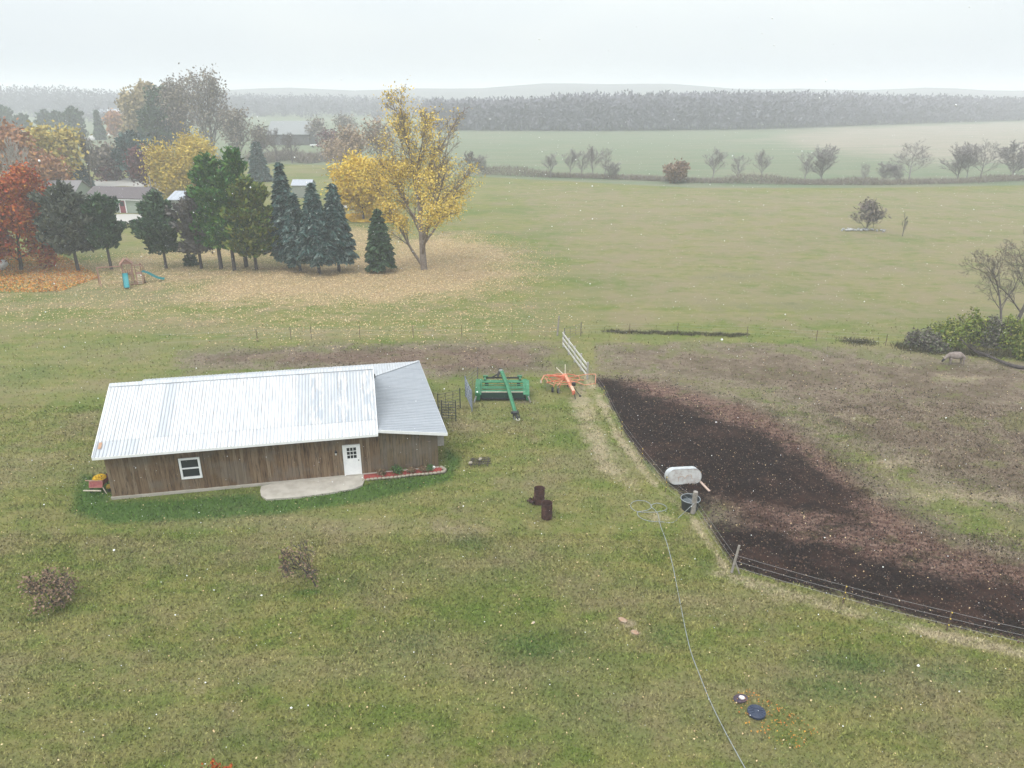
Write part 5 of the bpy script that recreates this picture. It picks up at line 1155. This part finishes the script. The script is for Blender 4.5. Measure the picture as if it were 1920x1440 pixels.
# ---------------------------------------------------------------- cow
M_cow = mat('pale_grey_hide', (.20, .16, .145), var=(.28, .235, .21), vscale=4, rough=.95, bump=.4, bscale=30)
def skin(name, verts, edges, radii, m, parent, root=0, sub=1):
    me_ = bpy.data.meshes.new(name); me_.from_pydata(verts, edges, []); o = put(name, me_, parent); me_.materials.append(m)
    md = o.modifiers.new('skin', 'SKIN'); md.use_smooth_shade = True
    for i, r in enumerate(radii):
        sv = me_.skin_vertices[0].data[i]; sv.radius = r if isinstance(r, tuple) else (r, r); sv.use_root = (i == root)
    s = o.modifiers.new('sub', 'SUBSURF'); s.levels = sub; s.render_levels = sub; return o
cg = G(1790, 683); cow = thing('cow', 'shaggy pale grey cow with a dark lowered face grazing by the fallen branch', 'cow', (cg.x, cg.y, 0), R(172))
V_ = [(-.70, 0, .90), (-.35, 0, .93), (.0, 0, .90), (.35, 0, .94), (.60, 0, .92), (.80, 0, .78), (.95, 0, .60),      # spine to neck
      (-.66, .20, .78), (-.60, .22, .48), (-.70, .22, .27), (-.66, .22, .04), (-.66, -.20, .78), (-.52, -.22, .48), (-.62, -.22, .27), (-.56, -.22, .04),
      (.48, .18, .66), (.50, .20, .38), (.47, .20, .20), (.48, .20, .04), (.48, -.18, .66), (.42, -.20, .38), (.40, -.20, .20), (.41, -.20, .04), (1.04, 0, .44), (1.14, 0, .30)]
E_ = [(0, 1), (1, 2), (2, 3), (3, 4), (4, 5), (5, 6), (0, 7), (7, 8), (8, 9), (9, 10), (0, 11), (11, 12), (12, 13), (13, 14), (3, 15), (15, 16), (16, 17), (17, 18), (3, 19), (19, 20), (20, 21), (21, 22), (6, 23), (23, 24)]
Rd = [(.26, .26), (.30, .34), (.31, .37), (.30, .35), (.24, .28), (.17, .21), (.14, .17), (.17, .2), .10, .065, .055, (.17, .2), .10, .065, .055, .13, .08, .055, .05, .13, .08, .055, .05, .11, .08]
cow.scale = (.82, .82, .82)
skin('body', V_, E_, Rd, M_cow, cow, 2)
M_face = mat('dark_face', (.035, .028, .03))
skin('head', [(.98, 0, .56), (1.08, 0, .42), (1.17, 0, .26), (1.20, 0, .18)], [(0, 1), (1, 2), (2, 3)], [.13, .13, .09, .075], M_face, cow, 0)
for s in (-1, 1):
    MB().tube([(1.0, s*.10, .62), (1.08, s*.24, .68), (1.2, s*.32, .66)], [.03, .022, .008], 6).build('horn', M_cream, cow)
    MB().tube([(.97, s*.11, .56), (.95, s*.22, .54), (.94, s*.27, .50)], [.03, .05, .01], 6).build('ear', M_cow, cow)
    MB().lathe([(0, -.015), (.018, 0), (0, .015)], 8, (1.12, s*.105, .42)).build('eye', M_black, cow)
MB().tube([(-.90, 0, .92), (-1.0, 0, .75), (-1.0, 0, .45), (-.99, 0, .3)], [.035, .025, .02, .05], 6).build('tail', M_cow, cow)

# bank of shrubs, bare trees, fallen branch at the right
M_shr = mat('bank_leaf', (.08, .12, .03), island=[(.14, .20, .035), (.22, .26, .05), (.07, .12, .02), (.32, .31, .08), (.03, .045, .012)])
M_shr2 = mat('bank_leaf_grey', (.08, .08, .05), island=[(.14, .125, .10), (.05, .04, .04), (.22, .20, .16), (.10, .14, .04)])
for i, (px, py, hw, ht, m, lab) in enumerate([(1726, 650, 30, 1.3, M_shr2, 'grey-brown low shrub at the left end of the bank'), (1768, 648, 36, 1.9, M_shr, 'yellow-green shrub second from the left in the bank'), (1815, 640, 38, 2.3, M_shr, 'fuller green shrub behind the grazing cow'), (1858, 645, 34, 2.0, M_shr2, 'greyish shrub in the middle of the bank'), (1893, 650, 34, 2.3, M_shr, 'green shrub near the right edge above the fallen branch'), (1925, 672, 26, 2.8, M_shr, 'bright green shrub cut by the right edge'), (1745, 655, 26, 1.1, M_shr2, 'dark twiggy shrub low in front of the bank')]):
    p = G(px, py); rg = np.random.default_rng(300+i); w = W_(px, py, hw); n = 3300; t = thing('shrub', lab, 'shrub', p, 0, 'shrubs in the bank at the right')
    u = unit(rg.normal(size=(n, 3))); u[:, 2] = np.abs(u[:, 2]); rr = (rg.random((n, 1))**.45)*(1+.25*np.sin(u[:, :1]*6+i)*np.cos(u[:, 1:2]*5))
    C = u*rr*np.array([w, w*.9, ht*1.15]); v, f = leaf_arrays(C, .13, rg, 1.8); put('leaves', np_mesh('leaves', v, f, m), t)
    S = []
    for k in range(60):
        e = C[k]*1.08+np.array([0, 0, .1]); mid2 = e*.5+rg.normal(size=3)*.1; S += [((0, 0, 0), tuple(mid2), .03, .02), (tuple(mid2), tuple(e), .02, .007)]
    v, f = seg_arrays(S, 3); put('branches', np_mesh('branches', v, f, bark_dk), t)
tree('bare_tree', G(1872, 628), H_(1872, 628, 448), W_(1872, 628, 72), 'thin bare reddish-grey tree rising behind the shrubs on the right', 'tree', 221, bark_far, L_brn, 160, .08, trunk=.32, levels=4, nch=(9, 8, 6, 5), ratio=(.62, .52, .5, .45), ang=(38, 38, 40, 40), up=.06, gnarl=.2, shape='vase', r0=.014, minr=.007, lean=(-.7, 0), spread=.2)
tree('bare_tree', G(1902, 622), H_(1902, 622, 425), W_(1902, 622, 84), 'wider bare tree with a dark bent trunk at the right edge', 'tree', 222, bark_far, L_brn, 240, .08, trunk=.25, levels=4, nch=(10, 8, 6, 5), ratio=(.62, .52, .5, .45), ang=(45, 40, 40, 40), up=.05, gnarl=.24, shape='vase', r0=.020, minr=.007, lean=(.5, 0), spread=.2)
def gp(px, py, h): return G(px, py, h)
fb = [gp(1800, 634, 1.2), gp(1812, 646, .9), gp(1823, 655, .5), gp(1850, 666, .3), gp(1880, 679, .2), gp(1910, 688, .15), gp(1950, 692, .1)]
t = thing('fallen_branch', 'long dark fallen limb forking on the ground beside the cow', 'branch', (fb[0].x, fb[0].y, 0)); o0 = Vector((fb[0].x, fb[0].y, 0))
MB().tube(smooth([p-o0 for p in fb], 3), [.045+.006*i for i in range(19)], 7).build('limb', bark_dk, t)
MB().tube(smooth([gp(1823, 655, .5)-o0, gp(1832, 662, .3)-o0, gp(1846, 668, .15)-o0, gp(1865, 671, .2)-o0], 3), .05, 6).build('fork', bark_dk, t)
S = []
rgx = random.Random(4)
for i in range(70):
    c = fb[rgx.randint(0, 3)].lerp(fb[rgx.randint(1, 3)], rgx.random())-o0; e = c+Vector((rgx.gauss(0, .45), rgx.gauss(0, .4), rgx.uniform(0, .7))); S.append((tuple(c), tuple(e), .012, .005))
v, f = seg_arrays(S, 3); put('twigs', np_mesh('twigs', v, f, bark_dk), t)

# bush and rock pile out in the field
tree('field_bush', G(1624, 431), H_(1624, 431, 374), W_(1624, 431, 27), 'lone bare grey bush growing out of a rock pile in the field', 'bush', 231, bark_far, M_twig, 900, .2, trunk=.02, levels=3, nch=(22, 10, 7), ratio=(.72, .5, .5), ang=(28, 30, 34), up=.10, gnarl=.12, shape='vase', minr=.02, spread=.3, elong=3)
M_snow = mat('pale_rock', (.5, .5, .5), var=(.25, .25, .25)); rks = [rock_mesh(M_snow, s) for s in (5, 6)]; M_rkg = mat('grey_rock', (.30, .29, .28)); rks.append(rock_mesh(M_rkg, 7))
rp_ = G(1620, 432); t = thing('rock_pile', 'low pile of pale rocks round the lone field bush', 'rock pile', (rp_.x, rp_.y, 0))
for i in range(38):
    s = random.random(); x = random.choice([random.gauss(-2.2, .7), random.gauss(1.2, 1.4)]); put('rock', rks[i % 3], t, (x, random.gauss(0, .5), .12), (0, 0, random.random()*6), [random.uniform(.25, .6), random.uniform(.2, .45), random.uniform(.2, .4)])
tree('sapling', G(1692, 443), 3.4, .6, 'faint bare sapling right of the lone field bush', 'tree', 232, bark_far, None, 0, 0, trunk=.2, levels=3, nch=(8, 5, 4), ratio=(.5, .5, .5), ang=(35, 35, 35), up=.1, gnarl=.14, shape='vase', minr=.014)
# dark weedy strips by the paddock fence
for i, (pa, pb_, w, h, n, lab) in enumerate([((1140, 622), (1395, 629), .16, .22, 2300, 'dark strip of dead weeds along the far paddock fence'), ((1585, 640), (1635, 643), .4, .25, 700, 'short dark tuft of weeds near the far right of the paddock'), ((1690, 652), (1915, 668), .5, .4, 2600, 'dead brown weeds at the foot of the shrub bank')]):
    a, b_ = G(*pa), G(*pb_); pts_ = [(a.lerp(b_, k/40).x, a.lerp(b_, k/40).y+.3*math.sin(k), 0) for k in range(41)]
    rg = np.random.default_rng(60+i); idx = rg.integers(0, 41, n); c = np.array(pts_)[idx]+rg.normal(size=(n, 3))*np.array([.35, w, 0]); D = rg.normal(size=(n, 3))*.7+np.array([0, 0, .9]); v, f = slivers(c, D, h, .03, rg)
    m = mat('dead_weed', (.06, .05, .03), island=[(.05, .05, .025), (.08, .08, .03), (.035, .03, .02), (.15, .12, .07)]) if i == 0 else bpy.data.materials['dead_weed']
    o = put('weeds', np_mesh('weeds', v, f, m)); tag(o, lab, 'weeds', None, 'stuff')

# ---------------------------------------------------------------- far buildings
def house(name, label, a, b_, depth, wall, rise, mw_, mr, over=.4, cat='building', doors=(), trim=None, panels=0):
    a, b_ = Vector(a), Vector(b_); d = b_-a; L_ = d.length; t = thing(name, label, cat, (a.x, a.y, 0), math.atan2(d.y, d.x))
    MB().box((L_/2, depth/2, wall/2), (L_, depth, wall)).build('wall', mw_, t)
    for x in (0, L_): MB().poly([(x, 0, wall), (x, depth, wall), (x, depth/2, wall+rise)], .05, (1 if x == 0 else -1, 0, 0)).build('gable', mw_, t)
    s = math.hypot(depth/2+over, rise*(1+over/(depth/2))); an = math.atan2(rise, depth/2)
    for k in (0, 1):
        y = depth/2-(depth/2+over)/2 if k == 0 else depth/2+(depth/2+over)/2; z_ = wall+rise-rise*(1+over/(depth/2))/2+.06
        rf = MB().box((L_/2, y, z_), (L_+2*over, s, .1), Matrix.Rotation(an if k == 0 else -an, 3, 'X'))
        for q in range(panels): rf.box((L_*(q+.5)/panels, y, z_+.07), (.05, s, .05), Matrix.Rotation(an if k == 0 else -an, 3, 'X'))
        rf.build('roof', mr, t)
    if trim:
        MB().box((-over+.0, -over-.02, wall-.28), (.01, .01, .01)).box((L_/2, -over-.03, wall-.30), (L_+2*over, .05, .12)).build('fascia', trim, t)
        for x in (.06, L_-.06): MB().box((x, -.03, wall/2), (.16, .06, wall)).build('corner_board', trim, t)
    return t, L_
M_gsid = mat('sage_siding', (.27, .31, .255), var=(.24, .28, .23), stretch=(.2, .2, 4), vscale=4); M_brf = mat('brown_shingles', (.10, .085, .09), var=(.13, .11, .112), vscale=6); M_mar = mat('maroon_paint', (.20, .05, .06))
M_grf = mat('grey_shingles', (.17, .16, .165), var=(.22, .2, .2), vscale=6); M_wrf = mat('white_metal_roof', (.40, .42, .46), var=(.34, .36, .4)); M_gwl = mat('grey_green_wall', (.22, .24, .21)); M_gwall = mat('dark_barn_wall', (.10, .10, .10))
t, L_ = house('green_house', 'sage green house with a brown roof and white-framed maroon door', G(166, 397), G(270, 400), 6.0, 2.6, 1.4, M_gsid, M_brf, .35, 'house', trim=M_white)
d_ = MB()
for x in (-.62, .62): d_.box((x, 0, 1.1), (.14, .09, 2.3))
dx = L_-3.9
dro = d_.box((0, 0, 2.22), (1.4, .09, .14)).build('door_frame', M_white, t, (dx, -.04, 0)); MB().box((0, .0, 1.05), (1.08, .05, 2.1)).build('door', M_mar, dro); MB().box((0, -.03, 1.55), (.7, .03, .8)).box((0, -.035, 1.55), (.04, .03, .8)).build('pane', M_glass, dro)
MB().tube([(L_+.1, 3.0, 2.6), (L_+.1, 3.0, 6.0)], .09, 8).build('flue', M_steel, t)
house('grey_roofed_house', 'low grey-roofed house mostly hidden behind the ragged pine', G(84, 392), G(142, 392), 7, 2.6, 2.0, M_gsid, M_grf, .3, 'house')
house('white_roofed_shed', 'long low shed with a pale metal roof behind the round-topped pine', G(318, 396), G(398, 398), 6, 2.0, 1.1, M_gwl, M_wrf, .2, 'shed', panels=8)
t, L_ = house('small_shed', 'small grey-green shed with a white metal roof beyond the blue spruces', G(549, 371), G(585, 371), 3.5, 2.4, .9, M_gwl, M_wrf, .15, 'shed', panels=5)
house('far_barn', 'long hazy barn with a pale roof across the pasture', G(505, 272), G(580, 272), 14, 4.2, 4.5, M_gwall, mat('pale_hazy_roof', (.24, .25, .25)), .5, 'barn', panels=0)
house('far_shed', 'long distant pale-roofed shed beyond the faded orange trees', G(180, 225), G(222, 225), 16, 4, 3, mat('pale_wall', (.5, .5, .5)), M_wrf, .5, 'shed')
house('white_house', 'small white building half hidden by the yellow willow', G(296, 352), G(332, 354), 6, 2.6, 1.8, M_white, M_grf, .3, 'house')
# utility pole, parked pale things
p = G(207, 252); o = MB().tube([(0, 0, 0), (0, 0, 11)], [.22, .15], 8).box((0, 0, 10.2), (2.4, .15, .15)).build('utility_pole', M_wpost, None, p); tag(o, 'pale utility pole beside the distant lane', 'pole')
def car(px, py, rz, m, lab):
    p = G(px, py); t = thing('parked_car', lab, 'car', p, rz)
    b = MB().poly([(-2.2, -.9, .35), (2.2, -.9, .35), (2.2, -.9, .85), (1.2, -.9, .98), (-2.1, -.9, .98)], 1.8, (0, 1, 0)); b.build('body', m, t)
    MB().poly([(-1.9, -.75, .98), (1.0, -.75, .98), (.4, -.75, 1.5), (-1.5, -.75, 1.5)], 1.5, (0, 1, 0)).build('cabin', M_glass, t); MB().box((-.55, 0, 1.52), (1.9, 1.45, .05)).build('roof', m, t)
    for x in (-1.35, 1.4):
        for y in (-.85, .85): MB().tube([(x, y-.1, .33), (x, y+.1, .33)], .33, 12).build('wheel', M_tyre, t)
car(652, 392, R(20), M_white, 'white car parked between the end spruce and the yellow tree')
p = G(592, 276); t = thing('white_trailer', 'tiny white flat trailer standing in the far pasture', 'trailer', p); MB().box((0, 0, .8), (4, 1.6, .35)).build('bed', M_white, t)
for x in (-1, 1): MB().tube([(x, -.8, .35), (x, -.6, .35)], .35, 10).build('wheel', M_tyre, t)

# ---------------------------------------------------------------- ground cover: grass, clods, fallen leaves
def scatter(n, pix, seed):
    """n points spread over the ground area under the surveyed outline"""
    rg = np.random.default_rng(seed); pts = np.array([tuple(G(*q)[:2]) for q in pix]); lo, hi = pts.min(0), pts.max(0); out = []
    while sum(len(o) for o in out) < n:
        q = lo+rg.random((n*2, 2))*(hi-lo); out.append(q[poly_sd(q, pts) > 0])
    return np.vstack(out)[:n], rg
def attr_rep(P2, k):
    a = mask_attrs(P2); return {q: np.repeat(v, k, axis=0) for q, v in a.items()}
def hgt(P2, at_):
    r_ = np.clip(at_['zone_a'][:, 0]*1.4+at_['zone_a'][:, 1]*.6, 0, 1.3)
    return .05*vnoise(P2, .35, 1)+.035*vnoise(P2, 1.1, 2)+r_*(.10*vnoise(P2, 1.7, 3)+.07*vnoise(P2, 3.9, 4))-.03
# grass blades: dense close by, sparser away
allP = []
for n, pix, sd_ in ((150000, [(-60, 1500), (-60, 1000), (2000, 1000), (2000, 1500)], 1), (90000, [(-60, 1000), (-60, 760), (2000, 760), (2000, 1000)], 2), (52000, [(-60, 760), (-60, 560), (2000, 560), (2000, 760)], 3)):
    q, rg = scatter(n, pix, sd_)
    q = q[rg.random(len(q)) < np.clip((68-q[:, 1])/26, 0, 1)]; allP.append(q)
q = np.vstack(allP); rg = np.random.default_rng(5)
rel = np.column_stack([(q-np.array([BL.x, BL.y]))@np.array([math.cos(BANG), math.sin(BANG)]), (q-np.array([BL.x, BL.y]))@np.array([-math.sin(BANG), math.cos(BANG)])])
inb = (rel[:, 0] > -.1) & (rel[:, 0] < BLEN+.1) & (rel[:, 1] > -.6*(rel[:, 0] > 12.9)-.15) & (rel[:, 1] < 11.3)
pat = poly_sd(q, [tuple(p[:2]) for p in pp]) > -.03
q = q[~(inb | pat)]; am = mask_attrs(q); mk = am['zone_a'][:, 0] < .35+.3*rg.random(len(q)); q = q[mk]; am = {k: v[mk] for k, v in am.items()}
N = len(q); h = hgt(q, am); hh = (.05+.06*rg.random(N))*(1+.6*np.clip(vnoise(q, .9, 11), -.3, .5))*(1+.35*am['zone_b'][:, 0])*(1+q[:, 1]/90); C = np.column_stack([q, h]); D = rg.normal(size=(N, 3))*np.array([.7, .7, 0])+np.array([.1, 0, 1.]); D = unit(D); b = unit(np.column_stack([rg.normal(size=N), rg.normal(size=N)*.3, np.zeros(N)])); wd = (.012+.018*rg.random((N, 1)))*(1+q[:, 1:2]/60)
V = np.stack([C-b*wd, C+b*wd, C+D*hh[:, None]], 1).reshape(-1, 3)
o = put('grass', np_mesh('grass', V, np.arange(3*N).reshape(-1, 3), GMB, False, {k: np.repeat(v, 3, axis=0) for k, v in am.items()})); tag(o, 'short lawn and pasture grass', 'grass', None, 'stuff')
# clods of muck
q1, rg = scatter(60000, [(1100, 700), (1700, 720), (2000, 800), (2000, 1260), (1778, 1176), (1583, 1124), (1376, 1062), (1301, 952), (1206, 860), (1135, 742)], 6); q2, _ = scatter(9000, [(330, 645), (1050, 635), (1040, 705), (840, 708), (330, 690)], 7)
q = np.vstack([q1, q2]); am = mask_attrs(q); keep = (am['zone_a'][:, 0]+am['zone_a'][:, 1]*.35) > rg.random(len(q))*1.1+.1; q = q[keep]; am = {k: v[keep] for k, v in am.items()}
N = len(q); C = np.column_stack([q, hgt(q, am)]); s = .02+.055*rg.random((N, 1))**2.2; tet = np.array([[1, 0, 0], [-.5, .87, 0], [-.5, -.87, 0], [0, 0, 1.1]]); aa = rg.random(N)*6.28
rot = np.stack([np.stack([np.cos(aa), -np.sin(aa)], 1), np.stack([np.sin(aa), np.cos(aa)], 1)], 1)
T4 = np.repeat(tet[None], N, 0)*(.7+.6*rg.random((N, 4, 3))); T4[:, :, :2] = np.einsum('nij,nkj->nki', rot, T4[:, :, :2]); V = (C[:, None]+T4*s[:, None]).reshape(-1, 3)
fi = (np.arange(N)[:, None, None]*4+np.array([[0, 1, 3], [1, 2, 3], [2, 0, 3]])[None]).reshape(-1, 3)
M_clod = mat('muck', (.03, .02, .02), island=[(.006, .004, .004), (.018, .009, .007), (.010, .006, .005), (.040, .020, .015), (.10, .058, .042)], rough=.9)
o = put('muck_clods', np_mesh('muck_clods', V, fi, M_clod, False, {k: np.repeat(v, 4, axis=0) for k, v in am.items()})); tag(o, 'clods of dark manure and trampled earth in the paddock', 'mud', None, 'stuff')
# fallen leaves
def litter(name, label, n, pix, seed, m, size, dens=None, bias=.1):
    q, rg = scatter(n, pix, seed)
    if dens is not None: q = q[dens(q) > rg.random(len(q))]
    N = len(q); C = np.column_stack([q, np.full(N, .035)+rg.random(N)*.05]); nrm = unit(rg.normal(size=(N, 3))*.55+np.array([0, 0, 1.])); a = unit(np.cross(nrm, unit(rg.normal(size=(N, 3))))); b = np.cross(nrm, a); s = size*(.6+.8*rg.random((N, 1)))
    V = np.stack([C-a*s*.6, C+b*s*.42, C+a*s*.6, C-b*s*.42], 1).reshape(-1, 3)
    o = put(name, np_mesh(name, V, np.arange(4*N).reshape(-1, 4), m)); tag(o, label, 'leaves', None, 'stuff')
M_lf = mat('fallen_leaf', (.6, .42, .16), island=[(.62, .45, .24), (.52, .36, .19), (.70, .55, .32), (.40, .26, .14)]); M_lfo = mat('fallen_orange_leaf', (.5, .2, .04), island=[(.52, .24, .04), (.42, .13, .03), (.60, .34, .05)])
M_lfy = mat('fallen_yellow_leaf', (.7, .48, .05), island=[(.72, .50, .05), (.60, .40, .05)])
dl = lambda q: np.clip(masks(q)['leaf'], 0, 1)**1.3
litter('fallen_leaves', 'pale yellow leaves carpeting the lawn under and around the big yellow tree', 130000, [(-100, 660), (-100, 480), (300, 450), (640, 420), (980, 430), (1130, 520), (1120, 620), (900, 660)], 21, M_lf, .105, dl)
litter('fallen_leaves', 'orange and rust leaves under the red maple', 9000, [(-60, 548), (-60, 470), (120, 480), (190, 520), (110, 548)], 22, M_lfo, .16)
litter('fallen_leaves', 'bright yellow leaves in a patch under the dense yellow tree', 9000, [(640, 404), (700, 398), (760, 408), (740, 418), (660, 416)], 23, M_lfy, .32)
litter('fallen_leaves', 'stray pale leaves and flecks dotted over the lawn and paddock', 4200, [(-60, 1500), (-60, 640), (1980, 640), (1980, 1500)], 24, M_lf, .055)
litter('fallen_leaves', 'loose straw and pale flecks scattered through the dark muck', 3400, [(1120, 700), (1900, 760), (1980, 1220), (1583, 1124), (1376, 1062), (1206, 860)], 26, mat('straw_fleck', (.4, .3, .2), island=[(.30, .21, .15), (.20, .12, .08), (.5, .42, .34)]), .04)
litter('fallen_leaves', 'rust-red leaves round the lid and planter', 210, [(1370, 1310), (1400, 1290), (1540, 1370), (1500, 1410), (1400, 1370)], 25, M_lfo, .05)

# snow in the air
rg = np.random.default_rng(77); n = 42000
C = np.column_stack([(rg.random(n)-.5)*110, rg.random(n)*95-8, rg.random(n)*26+.3]); C = C[np.linalg.norm(C-np.array([0, 0, HC]), axis=1) > 8]; N = len(C); s = .0045+.010*rg.random((N, 1))**2
octa = np.array([[1, 0, 0], [-1, 0, 0], [0, 1, 0], [0, -1, 0], [0, 0, 1], [0, 0, -1.0]]); V = (C[:, None]+octa[None]*s[:, None]*(.6+.9*rg.random((N, 6, 1)))).reshape(-1, 3)
fc = np.array([[0, 2, 4], [2, 1, 4], [1, 3, 4], [3, 0, 4], [2, 0, 5], [1, 2, 5], [3, 1, 5], [0, 3, 5]]); fi = (np.arange(N)[:, None, None]*6+fc[None]).reshape(-1, 3)
o = put('snowflakes', np_mesh('snowflakes', V, fi, mat('snow', (.9, .9, .92), rough=1))); tag(o, 'small wet snowflakes drifting through the air', 'snow', None, 'stuff')

# haze
hb = MB().box((0, 600, 19.5), (5200, 5400, 42)); me = hb.mesh('haze', None); hm = bpy.data.materials.new('haze_air'); hm.use_nodes = True; hn = hm.node_tree; hn.nodes.clear()
ho = hn.nodes.new('ShaderNodeOutputMaterial'); pv = hn.nodes.new('ShaderNodeVolumePrincipled'); pv.inputs['Color'].default_value = (.955, .968, .999, 1); pv.inputs['Density'].default_value = .00102; pv.inputs['Anisotropy'].default_value = 0.0
hn.links.new(pv.outputs[0], ho.inputs['Volume']); me.materials.append(hm); o = put('haze', me); tag(o, 'pale snowy haze in the air', 'haze', None, 'stuff')
